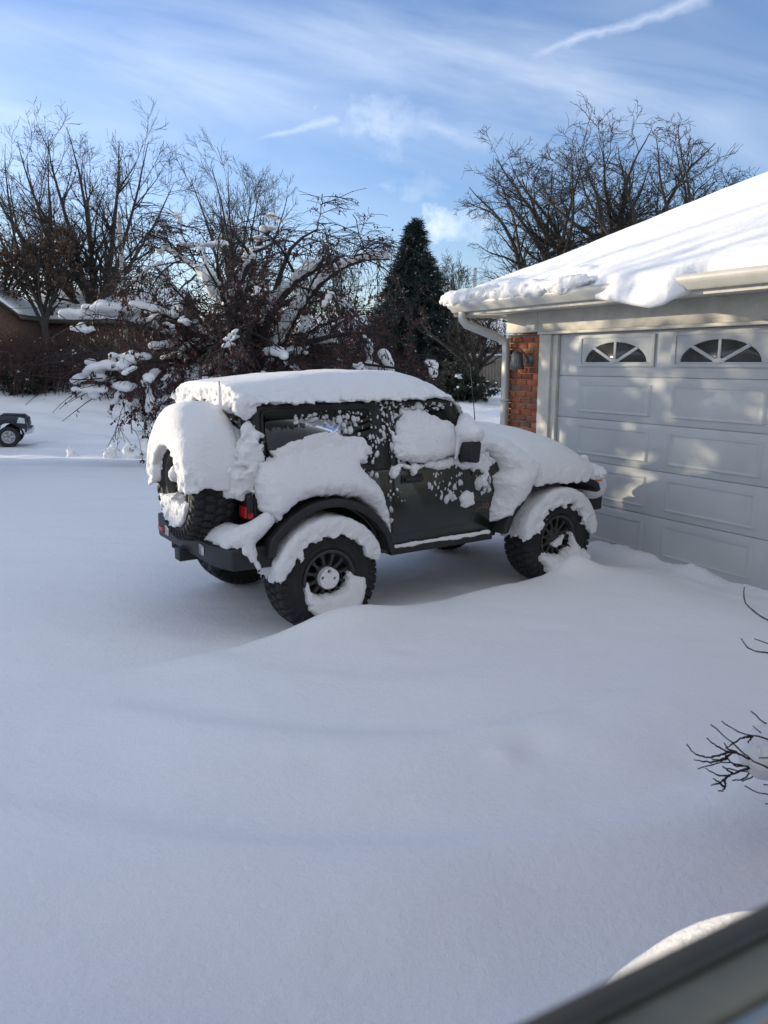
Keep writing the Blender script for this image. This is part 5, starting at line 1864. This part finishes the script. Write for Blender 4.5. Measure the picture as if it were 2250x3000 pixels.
def build_spruce():
    rng = np.random.default_rng(5)
    Y = 38.0
    x = xat(1212, Y)
    zb = float(gz(x, Y)) - 0.1
    top = at(1205, 648, Y)[2] - zb
    root = empty('spruce_tree', (x, Y, zb))
    tag(root, 'dark conical spruce lightly dusted with snow right of the crabapple', 'tree')
    MB().tube([(0, 0, 0), (0, 0, top * 0.6), (0, 0, top)], [0.2, 0.11, 0.015], 8).build('trunk', M_BARK, root)
    B, C, S = [], [], []
    z = 0.5
    while z < top - 0.05:
        f = 1 - z / top
        rad = 0.13 + 3.7 * f
        for k in range(int(16 + 24 * f)):
            a = rng.uniform(0, 2 * np.pi)
            L = rad * rng.uniform(0.72, 1.12)
            st = max(4, int(L / 0.13))
            s = np.linspace(0.10, 1, st)
            p = np.stack([np.cos(a) * L * s, np.sin(a) * L * s, z + rng.normal(0, 0.08) + L * (0.10 * s - 0.40 * s ** 2 + 0.16 * s ** 3)], 1)
            C.append(p)
        z += 0.16 + 0.12 * f
    P = np.concatenate(C)
    P = np.repeat(P, 7, 0)
    ang = np.arctan2(P[:, 1], P[:, 0])
    N = len(P)
    d = np.stack([np.cos(ang), np.sin(ang), np.full(N, -0.25)], 1) + rng.normal(0, 0.55, (N, 3))
    d /= np.linalg.norm(d, axis=1)[:, None]
    b = np.cross(d, rng.normal(0, 1, (N, 3)))
    b /= np.linalg.norm(b, axis=1)[:, None]
    ln = rng.uniform(0.20, 0.36, N)[:, None]
    P = P + rng.normal(0, 0.05, (N, 3))
    V = np.stack([P - b * 0.022, P + b * 0.022, P + d * ln + b * 0.006, P + d * ln - b * 0.006], 1).reshape(-1, 3)
    mk('crown', V, [np.arange(N * 4).reshape(-1, 4)], M_SPRUCE, root)
    # snow dust on the boughs
    Q = np.concatenate([c[len(c) // 2:] for c in C])
    Q = Q[rng.uniform(0, 1, len(Q)) < 0.17]
    fm = MB()
    n = len(Q)
    t = np.arange(6) * np.pi / 3
    for q in Q:
        s = rng.uniform(0.03, 0.075)
        V = np.r_[[(0, 0, s * 0.7)], np.c_[np.cos(t) * s * rng.uniform(0.6, 1.3, 6), np.sin(t) * s * rng.uniform(0.6, 1.3, 6), np.zeros(6)]] + q + (0, 0, 0.05)
        fm.add(V, [np.array([(0, 1 + k, 1 + (k + 1) % 6) for k in range(6)])])
    tag(fm.build('snow_dusting', M_SNOW, root, True), kind='stuff')


build_spruce()


def make_thicket(name, label, cat, x, y, w, hgt, seed, m, leaf=None, nleaf=0, snow=0, stems=46, group=None):
    rng = np.random.default_rng(seed)
    root = empty(name, (x, y, float(gz(x, y)) - 0.05))
    tag(root, label, cat, group)
    p0 = np.stack([rng.normal(0, w * 0.22, stems), rng.normal(0, w * 0.18, stems), np.zeros(stems)], 1)
    d = np.stack([p0[:, 0] * 0.9 / w + rng.normal(0, 0.35, stems), p0[:, 1] * 0.9 / w + rng.normal(0, 0.35, stems), np.full(stems, 1.0)], 1)
    P1 = wander(rng, p0, d, hgt * rng.uniform(0.75, 1.15, stems), 8, 0.10, (0, 0, -0.02))
    R1 = np.linspace(0.02, 0.006, 8)[None].repeat(stems, 0)
    P2, R2 = children(rng, P1, R1, 9, 0.15, 1, (25, 65), (0.25, 0.6), 6, 0.15, (0, 0, -0.03), 0.6, 0.4, 0.005, 0.4)
    P3, R3 = children(rng, P2, R2, 5, 0.2, 1, (25, 65), (0.35, 0.8), 4, 0.18, (0, 0, -0.05), 0.7, 0.5, 0.0045, 0.3)
    V, F = blocks([(P1, R1, 5), (P2, R2, 3), (P3, R3, 3)])
    mk('stems', V, F, m, root)
    if nleaf:
        pts = P3[:, 1:].reshape(-1, 3)
        c = pts[rng.integers(0, len(pts), nleaf)] + rng.normal(0, 0.03, (nleaf, 3))
        V, F = leaf_quads(rng, c, 0.07, 0.5, 0.8)
        mk('leaves', V, [F], leaf, root)
    if snow:
        Q = np.concatenate([P2[:, 3:].reshape(-1, 3), P3[:, 1:].reshape(-1, 3)])
        Q = Q[Q[:, 2] > hgt * 0.25]
        fm = MB()
        t = np.arange(7) * 2 * np.pi / 7
        for q in Q[rng.integers(0, len(Q), snow)]:
            s = rng.lognormal(-3.1, 0.5)
            V = np.r_[[(0, 0, s * 0.8)], np.c_[np.cos(t) * s * 0.8, np.sin(t) * s * 0.8, np.full(7, s * 0.45)] * rng.uniform(0.8, 1.2, (7, 1)), np.c_[np.cos(t + 0.4) * s, np.sin(t + 0.4) * s, np.full(7, -0.2 * s)] * rng.uniform(0.7, 1.25, (7, 1))] + q
            fm.add(V, [np.array([(0, 1 + k, 1 + (k + 1) % 7) for k in range(7)]), np.array([(1 + k, 8 + k, 8 + (k + 1) % 7, 1 + (k + 1) % 7) for k in range(7)])])
        tag(fm.build('snow_load', M_SNOW, root, True), kind='stuff')
    return root


M_BRUSH = mat('reddish_brush', (0.055, 0.030, 0.024), 0.9, 0, 0.4, 3)
th0 = make_thicket('bare_shrub', 'reddish bare shrub across the street behind the left fork of the crabapple', 'shrub', xat(620, 37), 37, 4.4, 3.7, 3, M_BRUSH, M_FRUIT, 1800, 14, 64)
for px, Y, rz, s, lab in ((730, 38, 2.2, 1.0, 'reddish bare shrub across the street behind the crabapple trunk'), (845, 37, 3.0, 0.95, 'reddish bare shrub across the street behind the right fork of the crabapple'),
                          (960, 38, 4.1, 1.05, 'reddish bare shrub across the yard behind the right boughs of the crabapple'), (1075, 36, 5.0, 1.05, 'reddish bare shrub between the crabapple and the spruce'),
                          (1165, 42, 0.6, 1.1, 'reddish bare shrub behind the left flank of the spruce'), (1300, 44, 1.9, 1.0, 'reddish bare shrub behind the right flank of the spruce'), (1360, 46, 3.9, 0.9, 'reddish bare shrub beside the pale utility pole'),
                          (470, 40, 2.7, 0.85, 'reddish bare shrub across the street behind the drooping left boughs'), (345, 41, 5.6, 0.75, 'reddish bare shrub by the foot of the wooden utility pole'), (225, 43, 3.3, 0.8, 'reddish bare shrub by the brick house wall'), (120, 42, 1.2, 0.8, 'reddish bare shrub in front of the brick house corner'), (25, 43, 4.4, 0.75, 'reddish bare shrub at the left edge in front of the brick gable')):
    copy_tree(th0, xat(px, Y), Y, rz, s, lab)
bare_tree('ornamental_tree', 1396, 27, 835, 'small bare tree beside the pale pole, seen past the downspout', 9, 0.17, 0.22, 9, (12, 48), (0.8, 1.0), (0, 0, 0.01), 0.09, 8, 6, 4, minr=0.008, zig=1.2)
e1 = make_thicket('evergreen_shrub', 'low dark evergreen shrub with snow patches at the foot of the small bare tree', 'shrub', xat(1330, 25.5), 25.5, 1.3, 0.9, 12, M_SHRUB, M_SHRUB, 5200, 70, 60)
copy_tree(e1, xat(1375, 26), 26, 1.7, 0.75, 'smallest dark evergreen shrub, right against the trunk of the small bare tree')
copy_tree(e1, xat(70, 42), 42, 2.9, 1.35, 'dark evergreen shrub with a snow cap by the brick house wall')

# ------------------------------------------------------------------ houses, poles, fence
def house(name, label, M, w, d, eave, ridge, wall, wins=(), ov=0.45, chimney=None, snow=0.18, base=-1.5, trim=None):
    """gabled house; local x along the ridge, front wall at y=0, z up"""
    g = empty(name)
    g.matrix_world = M
    tag(g, label, 'house')
    b = MB()
    b.prism([(0, base), (d, base), (d, eave), (d / 2, ridge), (0, eave)], 0, w, 'x')
    b.build('wall', wall, g)
    sl = (ridge - eave) / (d / 2)

    def slabp(t0, t1, o):
        return [(-o, eave - o * sl + t0), (d / 2, ridge + t0), (d + o, eave - o * sl + t0), (d + o, eave - o * sl + t1), (d / 2, ridge + t1), (-o, eave - o * sl + t1)]
    r = MB().prism(slabp(0.01, 0.12, ov), -0.3, w + 0.3, 'x').build('roof', M_SHINGLE, g)
    if snow:
        MB().prism(slabp(0.125, 0.125 + snow, ov - 0.02), -0.28, w + 0.28, 'x').build('roof_snow', M_RSNOW, r, bevel=0.06)
    f = MB()
    f.box((-0.3, -ov - 0.03, eave - ov * sl - 0.10), (w + 0.3, -ov - 0.003, eave - ov * sl + 0.10))
    f.build('fascia', trim or M_TRIM, g)
    for (x0, x1, z0, z1) in wins:
        fr = MB().ring([(x0 - 0.07, z0 - 0.07), (x1 + 0.07, z0 - 0.07), (x1 + 0.07, z1 + 0.07), (x0 - 0.07, z1 + 0.07)], [(x0, z0), (x1, z0), (x1, z1), (x0, z1)], -0.05, -0.003).build('window', trim or M_TRIM, g)
        p = MB()
        p.box((x0, -0.02, z0), (x1, -0.006, z1))
        p.build('pane', M_WIN, fr)
    if chimney:
        x, y = chimney
        p = MB()
        p.box((x, y, eave), (x + 0.8, y + 0.6, ridge + 0.8))
        p.build('chimney', M_BRICKF, g)
    return g


def frame_at(x, y, z, rz):
    return Matrix.Translation((x, y, z)) @ Matrix.Rotation(rz, 4, 'Z')


zh = float(gz(-20, 47, False))
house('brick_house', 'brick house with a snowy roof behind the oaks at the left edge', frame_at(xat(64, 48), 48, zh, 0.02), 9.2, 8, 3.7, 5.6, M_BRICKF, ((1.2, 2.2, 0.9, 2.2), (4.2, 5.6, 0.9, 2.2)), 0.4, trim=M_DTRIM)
# its gable wing facing the street
gw = house('brick_house', 'brick gable wing with one tall window at the far left edge', frame_at(xat(62, 44.5), 44.5, zh, math.pi / 2 + 0.02), 3.3, 5.6, 3.8, 5.9, M_BRICKF, (), 0.25, trim=M_DTRIM)
wf = MB()
wf.ring([(0.55, 0.25), (1.25, 0.25), (1.25, 1.75), (0.55, 1.75)], [(0.62, 0.32), (1.18, 0.32), (1.18, 1.68), (0.62, 1.68)], -0.06, -0.003, 'x')
wfo = wf.build('window', M_TRIM, gw)
wf = MB()
wf.box((-0.02, 0.62, 0.32), (-0.005, 1.18, 1.68))
wf.build('pane', M_WIN, wfo)
house('distant_house', 'distant house with a snowy roof behind the right half of the crabapple', frame_at(xat(880, 62), 62, float(gz(-5, 62, False)), 0.06), 9.5, 8, 2.6, 4.6, M_SIDING, ((1.5, 2.7, 1.0, 2.1), (5.5, 7.0, 1.0, 2.1)), 0.5)
house('distant_house', 'distant house with a snowy roof behind the left boughs of the crabapple', frame_at(xat(430, 66), 66, float(gz(-18, 66, False)), -0.05), 10, 8, 2.2, 4.2, M_SIDING, ((2, 3.2, 0.9, 2.0), (6, 7.5, 0.9, 2.0)), 0.5)
house('distant_house', 'distant pale house beyond the board fence, right of the small bare tree', frame_at(xat(1300, 58), 58, float(gz(8, 58, False)), 0.0), 13, 8, 2.0, 3.6, M_SIDING, ((2, 3.2, 0.7, 1.7),), 0.5)

# unseen houses and trees added sunward to shade the driveway and dapple the garage
SH = np.array([math.sin(SUN_AZ), math.cos(SUN_AZ)])       # towards the sun
SP = np.array([-SH[1], SH[0]]) * -1                       # across
SP = np.array([math.cos(SUN_AZ), -math.sin(SUN_AZ)])


def qp(q, p):
    v = SH * q + SP * p
    return float(v[0]), float(v[1])


rot = math.atan2(SP[1], SP[0])
for q, p, w, e, r, m_, lab in ((27, -16.0, 19.65, 3.4, 5.2, M_SIDING, 'tall long house out of view, added to shade the driveway'), (27, 3.66, 12.55, 2.9, 4.78, M_BRICKF, 'low brick house out of view, added to shade the driveway')):
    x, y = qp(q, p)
    house('shade_caster_house', lab, Matrix.Translation((x, y, 0)) @ Matrix.Rotation(rot, 4, 'Z'), w, 9, e, r, m_, ((3, 4.5, 1, 2.2), (7, 9, 1, 2.2)), 0.3)  # unseen houses, lengths and ridges set by where their shade falls
for q, p, hh, sd, lab in ((13.2, 7.5, 4.7, 61, 'leafy brown oak out of view, added to dapple the garage door'), (12.8, 8.9, 4.5, 62, 'second leafy brown oak out of view, added to dapple the garage door'), (14.5, 10.6, 5.0, 64, 'third leafy brown oak out of view, added to dapple the garage door')):
    x, y = qp(q, p)
    bare_tree('oak_tree', 0, y, hh, lab, sd, 0.12, 0.30, 7, (6, 24), (0.8, 1.0), (0, 0, 0.03), 0.06, 5, 4, 2, minr=0.007, x=x, leaves=760, leaf_top=1.0, clump=10, wide=0.9)  # unseen oaks, leaves clumped to dapple the sun on the garage door
x, y = qp(21, 8.4)  # unseen tree added for branch shadows across the garage
bare_tree('dapple_tree', 0, y, 8.6, 'tall bare tree out of view, added for branch shade on the garage', 63, 0.2, 0.25, 7, (10, 45), (0.8, 1.0), (0, 0, 0.02), 0.08, 5, 4, 2, minr=0.010, x=x)
x, y = qp(60, 17.9)  # unseen house added to shade the street and far yards
house('shade_caster_house', 'tall house out of view, added to shade the street', Matrix.Translation((x, y, -0.8)) @ Matrix.Rotation(rot, 4, 'Z'), 16.5, 9, 6.4, 9.6, M_SIDING, ((3, 4.5, 1, 2.2), (7, 9, 1, 2.2), (3, 4.5, 4, 5.2), (7, 9, 4, 5.2)), 0.3)


def build_pole(name, label, px, py_top, Y, r, m, arm=True):
    x = xat(px, Y)
    zb = float(gz(x, Y))
    top = at(px, py_top, Y)[2] - zb
    p = empty(name, (x, Y, zb))
    tag(p, label, 'pole')
    MB().tube([(0, 0, -0.3), (0, 0, top * 0.5), (0, 0, top)], [r * 1.15, r, r * 0.88], 14).build('shaft', m, p, smooth=True)
    b = MB()
    if arm:
        b.box((-0.06, -r - 0.10, top - 1.6), (0.06, -r * 0.9, top - 1.0))
        b.tube([(0, 0, top), (0, 0, top + 0.35)], 0.04, 8)
        b.build('bracket', M_LAMP, p)
        c = MB()
        c.tube([(r * 0.95, -0.05, 0.0), (r * 0.95, -0.05, top * 0.75)], 0.04, 8)
        c.build('conduit', M_RUB, p)
    return np.array([x, Y, zb + top])


pt1 = build_pole('utility_pole', 'weathered wooden utility pole beside the tall shade tree', 375, 642, 42, 0.13, M_POLE)
pt2 = build_pole('utility_pole', 'pale slender utility pole beside the garage eave corner', 1386, 785, 45, 0.11, M_PALEPOLE, False)
for k, (dz, dx, lab) in enumerate(((-2.4, -60, 'upper overhead wire running left from the wooden utility pole'), (-4.3, -60, 'lower overhead wire running left from the wooden utility pole'))):
    a = pt1 + (0, -0.1, dz)
    b = pt1 + (dx, -4, dz + 0.3)
    s = np.linspace(0, 1, 16)[:, None]
    P = a + (b - a) * s - np.array([0, 0, 1.0]) * (4 * s * (1 - s)) * 0.7
    tag(MB().tube(P, 0.012, 4).build('overhead_wire', M_RUB), lab, 'wire')
a, b = pt1 + (0, -0.1, -2.4), pt2 + (0, -0.1, -0.4)
s = np.linspace(0, 1, 24)[:, None]
tag(MB().tube(a + (b - a) * s - np.array([0, 0, 1.0]) * (4 * s * (1 - s)) * 0.8, 0.012, 4).build('overhead_wire', M_RUB), 'overhead wire sagging between the two utility poles', 'wire')


def build_fence():
    Y = 37.0
    x0, x1 = xat(1330, Y), xat(1620, Y)
    f = empty('board_fence', (x0, Y, float(gz(x0, Y))))
    tag(f, 'weathered board fence along the far yard past the downspout', 'fence')
    b = MB()
    rng = np.random.default_rng(2)
    x = 0.0
    while x < x1 - x0:
        b.box((x, 0, -0.3), (x + 0.14, 0.025, 1.45 + rng.normal(0, 0.015)))
        x += 0.147
    b.box((0, 0.026, 0.3), (x, 0.07, 0.4))
    b.box((0, 0.026, 1.1), (x, 0.07, 1.2))
    b.build('boards', M_FENCE, f)
    for k in range(int((x1 - x0) / 2.2) + 1):
        p = MB()
        p.box((k * 2.2 - 0.05, 0.072, -0.3), (k * 2.2 + 0.05, 0.17, 1.55))
        p.build('post', M_FENCE, f)
    s = MB()
    s.box((0, -0.02, 1.47), (x, 0.09, 1.55))
    s.build('snow_cap', M_RSNOW, f, bevel=0.03)


build_fence()


def build_truck():
    Y = 30.5
    x = xat(-4, Y)
    z = float(gz(x, Y)) - 0.02
    T = empty('pickup_truck', (x, Y, z), math.radians(20))
    tag(T, 'dark navy pickup truck parked in the street at the left edge', 'truck')
    b = MB()
    prof = [(-4.6, 0.55), (-4.05, 0.55)] + arc_pts(-3.55, 0.42, 0.52, 165, 15, 12) + [(-3.0, 0.5), (-0.36, 0.5)] + arc_pts(0.2, 0.42, 0.52, 165, 15, 12) + [(0.75, 0.55), (0.86, 0.58), (0.90, 0.80), (0.86, 1.05), (0.70, 1.18), (-0.85, 1.27), (-1.0, 1.28), (-2.75, 1.28), (-2.8, 1.25), (-4.6, 1.25)]
    b.prism(prof, -0.98, 0.98)
    b.build('body', M_NAVY, T, bevel=0.04)
    c = MB()
    c.prism([(-0.95, 1.285), (-1.55, 1.85), (-2.6, 1.88), (-2.76, 1.285)], -0.80, 0.80)
    c.build('cab', M_NAVY, T, bevel=0.05)
    g = MB()
    g.prism([(-1.12, 1.32), (-1.58, 1.78), (-1.85, 1.79), (-1.85, 1.32)], -0.806, -0.802)
    g.prism([(-1.93, 1.32), (-1.93, 1.79), (-2.52, 1.80), (-2.62, 1.32)], -0.806, -0.802)
    g.build('side_glass', M_WIN, T)
    for s in (-1, 1):
        h = MB()
        h.prism([(0.52, 0.93), (0.84, 0.90), (0.82, 1.09), (0.70, 1.15), (0.60, 1.14)], s * 0.987, s * 0.60)
        h.build('headlight', M_LENS, T, bevel=0.02)
        for xx in (0.2, -3.55):
            w = MB()
            w.lathe([(0.24, -0.11), (0.36, -0.125), (0.40, -0.09), (0.40, 0.09), (0.36, 0.125), (0.24, 0.11)], 36, 'y')
            w0 = w.build('wheel', M_RUB, T, loc=(xx, s * 0.86, 0.40))
            r = MB()
            r.lathe([(0.245, 0.0), (0.245, s * 0.11), (0.215, s * 0.115), (0.205, s * 0.07), (0.0, s * 0.06)], 32, 'y')
            for k in range(5):
                a = k / 5 * 2 * math.pi
                Mx = Matrix.Rotation(a, 4, 'Y')
                r.box((0.03, min(s * 0.06, s * 0.105), -0.045), (0.225, max(s * 0.06, s * 0.105), 0.045), Mx)
            r.build('rim', M_ALLOY, w0)
            a = MB()
            a.prism(arc_pts(xx, 0.42, 0.585, 175, 5, 14) + arc_pts(xx, 0.42, 0.515, 5, 175, 14), s * 0.985, s * 1.02)
            a.build('wheel_arch', M_PLAST, T)
    fb = MB()
    fb.prism([(0.62, -1.0), (0.88, -0.97), (1.02, -0.6), (1.02, 0.6), (0.88, 0.97), (0.62, 1.0)], 0.50, 0.72, 'z')
    fb.build('front_bumper', M_CHROME, T, bevel=0.03)
    gr = MB()
    gr.box((0.865, -0.55, 0.76), (0.915, 0.55, 1.08))
    gr.build('grille', M_PLAST, T, bevel=0.02)
    sn = MB()
    sn.prism([(-0.05, 1.225), (-0.85, 1.275), (-0.85, 1.315), (-0.4, 1.28), (-0.05, 1.24)], -0.7, 0.7)
    sn.build('hood_snow', M_SNOW, T, bevel=0.025)
    sn = MB()
    sn.box((-2.62, -0.76, 1.885), (-1.56, 0.76, 1.99))
    sn.build('roof_snow', M_SNOW, T, bevel=0.05)
    bk = MB()
    bk.prism([(-4.55, 0.78), (-2.85, 0.78), (-2.85, 0.95), (-4.55, 0.95)], 1.26, 1.40, 'z')
    bk.prism([(-4.55, -0.95), (-2.85, -0.95), (-2.85, -0.78), (-4.55, -0.78)], 1.26, 1.40, 'z')
    bk.build('bed_rail', M_NAVY, T, bevel=0.02)


build_truck()

# snow chunks thrown up by the plough
ch_rng = np.random.default_rng(15)
for px, Y, s, lab in ((308, 22.6, 0.34, 'square lump of ploughed snow at the end of the sunlit strip'), (373, 22.4, 0.50, 'pointed lump of ploughed snow nearest the spare wheel'), (186, 23.2, 0.22, 'smallest pointed lump of ploughed snow beside the truck'), (412, 23.2, 0.42, 'wide heap of ploughed snow behind the pointed lump')):
    x = xat(px, Y)
    sd = int(px)

    def chunk(X, Y_, Z, s=s, sd=sd):
        g = ell(X, Y_, Z, (0, 0, 0.0), (s * 0.62, s * 0.5, s * (0.75 if sd % 2 else 1.1)))
        g = smin(g, ell(X, Y_, Z, (s * 0.5, 0.1, -0.05), (s * 0.5, s * 0.5, s * 0.5)), 0.08)
        return g + s * 0.35 * fbm(X, Y_, Z, 2.2 / s, 3, sd)
    o = snow_solid('snow_chunk', (-s * 1.3, -s, -s * 0.6), (s * 1.5, s, s * 1.6), s / 11, chunk)
    o.location = (x, Y, float(gz(x, Y)))
    tag(o, lab, 'snow chunk')

# ------------------------------------------------------------------ the house the picture is taken from
WE = np.array([0.886, 0.463])
WN = np.array([-0.463, 0.886])


def build_window():
    h0 = 0.30
    u, v = uvp(1885, 2815)
    t = h0 / -v
    p = np.array([u * t, t])
    c = float(p @ WN)
    zr = HC - h0
    M = Matrix(((WE[0], WN[0], 0, WN[0] * c), (WE[1], WN[1], 0, WN[1] * c), (0, 0, 1, zr), (0, 0, 0, 1)))
    w = empty('window_frame')
    w.matrix_world = M
    tag(w, 'dark window frame crossing the lower right corner in front of the snow', 'window frame')
    # local: x along the wall, y outwards (edge at 0), z=0 at the outer edge
    def bar(name, y0, y1, z0, z1, m):
        b = MB()
        b.box((-1.3, y0, z0), (1.9, y1, z1))
        return b.build(name, m, w, bevel=0.002)
    bar('outer_rail', -0.015, 0.0, -0.10, 0.0, M_FRAME)
    bar('inner_rail', -0.038, -0.0155, -0.10, -0.004, M_FRAMEO)
    bar('track', -0.048, -0.0385, -0.10, -0.010, M_FRAMEL)
    bar('stop', -0.064, -0.0485, -0.10, -0.004, M_FRAMEO)
    bar('sill', -0.42, -0.0645, -0.12, -0.030, M_PLAST)
    for x in (-1.36, 1.90):
        b = MB()
        b.box((x, -0.076, -0.10), (x + 0.06, 0.0, 1.30))
        b.build('side_jamb', M_FRAME, w, bevel=0.002)
    b = MB()
    b.box((-1.36, -0.076, 1.3005), (1.96, 0.0, 1.36))
    b.build('head_jamb', M_FRAME, w, bevel=0.002)
    wl = empty('house_wall')
    wl.matrix_world = M
    tag(wl, 'brick wall of the house around the window the view is taken from', 'wall')
    b = MB()
    b.box((-5.0, -0.14, -2.6), (5.6, 0.03, -0.1005))
    b.box((-5.0, -0.14, -0.0995), (-1.3605, 0.03, 1.6))
    b.box((1.9605, -0.14, -0.0995), (5.6, 0.03, 1.6))
    b.box((-1.36, -0.14, 1.3605), (1.96, 0.03, 1.6))
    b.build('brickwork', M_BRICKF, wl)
    b = MB()
    b.box((-5.2, -0.5, 1.601), (5.8, 0.40, 1.66))
    b.build('eave', M_TRIM, wl)
    b = MB()
    b.box((-5.2, -0.5, 1.661), (5.8, 0.38, 1.83))
    b.build('roof_snow', M_RSNOW, wl, bevel=0.05)


build_window()


def build_corner_shrubs():
    # shrub rounded over with snow, just below the window
    c = at(2368, 3030, 1.15)
    s = empty('snowy_bush', (c[0], c[1], float(gz(c[0], c[1]))))
    tag(s, 'bush rounded over with snow just outside the window', 'bush')
    top = float(c[2] + 0.12) - float(gz(c[0], c[1]))

    def dome(X, Y, Z):
        g = ell(X, Y, Z, (0.10, 0.02, top - 0.42), (0.50, 0.42, 0.42))
        g = smin(g, ell(X, Y, Z, (-0.22, -0.05, top - 0.52), (0.30, 0.32, 0.36)), 0.12)
        return np.maximum(g, top - 0.62 - Z) + 0.012 * fbm(X, Y, Z, 4, 2, 3)
    snow_solid('snow_load', (-0.7, -0.6, top - 0.70), (0.8, 0.6, top + 0.1), 0.022, dome, s)
    rng = np.random.default_rng(8)
    n = 60
    p0 = rng.normal(0, 0.08, (n, 3)) * (1, 1, 0)
    d = np.stack([rng.normal(0, 0.4, n), rng.normal(0, 0.4, n), np.ones(n)], 1)
    P = wander(rng, p0, d, np.full(n, top - 0.45), 6, 0.08, (0, 0, 0))
    V, F = blocks([(P, np.linspace(0.012, 0.006, 6)[None].repeat(n, 0), 5)])
    mk('stems', V, F, M_CBARK, s)
    # bare shrub whose twigs reach in from the right
    Y0 = 2.7
    c = at(2520, 2350, Y0)
    r = empty('twiggy_shrub', (c[0], c[1], float(gz(c[0], c[1]))))
    tag(r, 'bare twiggy shrub with a clump of snow reaching in from the right edge', 'shrub')
    o = np.array([c[0], c[1], float(gz(c[0], c[1]))])

    def cr(x, y):
        return 1940 + x / 2.948, 1650 + y / 2.948
    lines = [([(710, 205), (692, 285), (705, 330), (770, 400), (850, 460), (980, 530)], 0.1), ([(682, 648), (705, 710), (745, 748), (830, 770), (1000, 785)], 0.05), ([(795, 652), (825, 685), (1000, 700)], 0.0),
             ([(765, 1278), (815, 1330), (890, 1380), (1000, 1440)], 0.1), ([(782, 1405), (818, 1448), (900, 1500)], 0.05), ([(512, 1362), (570, 1415), (680, 1470), (775, 1490), (900, 1500)], 0.0),
             ([(420, 1395), (500, 1455), (600, 1550), (720, 1660), (830, 1740), (1000, 1800)], -0.1), ([(385, 1510), (440, 1560), (540, 1620), (655, 1640), (760, 1700)], 0.0),
             ([(213, 1563), (270, 1640), (330, 1668), (410, 1676), (500, 1655), (580, 1632), (655, 1640)], -0.05), ([(275, 1697), (340, 1715), (430, 1718), (510, 1700), (600, 1640)], 0.02), ([(308, 1776), (400, 1750), (470, 1735), (510, 1715), (600, 1720), (690, 1745), (780, 1770), (900, 1780)], 0.0),
             ([(372, 1770), (430, 1810), (520, 1840), (590, 1830), (690, 1790), (760, 1765)], -0.03), ([(420, 1920), (500, 1895), (545, 1855), (590, 1830)], -0.03), ([(482, 1967), (525, 1965), (548, 1930), (540, 1880)], -0.03), ([(440, 1860), (480, 1880), (530, 1930)], -0.02),
             ([(607, 1875), (690, 1870), (730, 1850), (750, 1810), (860, 1785)], 0.04), ([(688, 1883), (740, 1870), (800, 1830), (880, 1790), (1000, 1760)], 0.04), ([(573, 1772), (640, 1795), (720, 1808), (830, 1800), (1000, 1765)], 0.02), ([(520, 1750), (560, 1785), (610, 1815)], 0.02),
             ([(712, 1922), (790, 1970), (860, 1995), (1000, 2000)], 0.1), ([(890, 2077), (1000, 2085)], 0.1), ([(875, 1913), (1000, 1915)], 0.1), ([(548, 1652), (580, 1710), (640, 1755), (700, 1750)], 0.02), ([(536, 1553), (560, 1600), (640, 1630)], 0.03), ([(740, 1552), (765, 1510), (780, 1490)], 0.03), ([(835, 1682), (1000, 1668)], -0.12), ([(880, 1830), (1000, 1790)], 0.02), ([(548, 1605), (600, 1560), (680, 1515), (770, 1490)], 0.03), ([(430, 1692), (500, 1705), (560, 1690)], 0.02)]
    m = MB()
    for pix, dy in lines:
        pts = np.array([at(*cr(x, y), Y0 + dy) for x, y in pix]) - o
        if pix[-1][0] >= 900:
            pts = np.r_[pts, [np.array([-0.05, 0.05, max(0.2, pts[-1][2] - 0.25)])]]
        k = max(8, len(pts) * 4)
        P = resample(pts, k)
        P[1:] += rng.normal(0, 0.0012, (k - 1, 3))
        R = np.linspace(0.0021, 0.0046, k) * rng.uniform(0.85, 1.25, k)
        m.tube(P, R, 6)
    n = 18
    P = wander(rng, rng.normal(0, 0.06, (n, 3)) * (1, 1, 0), np.stack([rng.normal(0.2, 0.3, n), rng.normal(0, 0.3, n), np.ones(n)], 1), rng.uniform(0.6, 1.1, n), 8, 0.06, (0, 0, 0))
    for p in P:
        m.tube(p, np.linspace(0.009, 0.004, 8), 6)
    m.build('branches', M_CBARK, r, True)
    sc = at(2285, 2205, Y0 + 0.06) - o

    def clump(X, Y, Z):
        g = ell(X, Y, Z, tuple(sc), (0.15, 0.12, 0.10))
        g = smin(g, ell(X, Y, Z, tuple(sc + (-0.07, -0.02, -0.03)), (0.07, 0.07, 0.055)), 0.04)
        g = smin(g, ell(X, Y, Z, tuple(sc + (0.10, 0.0, 0.05)), (0.16, 0.13, 0.09)), 0.05)
        return g + 0.012 * fbm(X, Y, Z, 12, 3, 5)
    snow_solid('snow_load', tuple(sc - (0.22, 0.2, 0.18)), tuple(sc + (0.32, 0.2, 0.22)), 0.009, clump, r)


build_corner_shrubs()
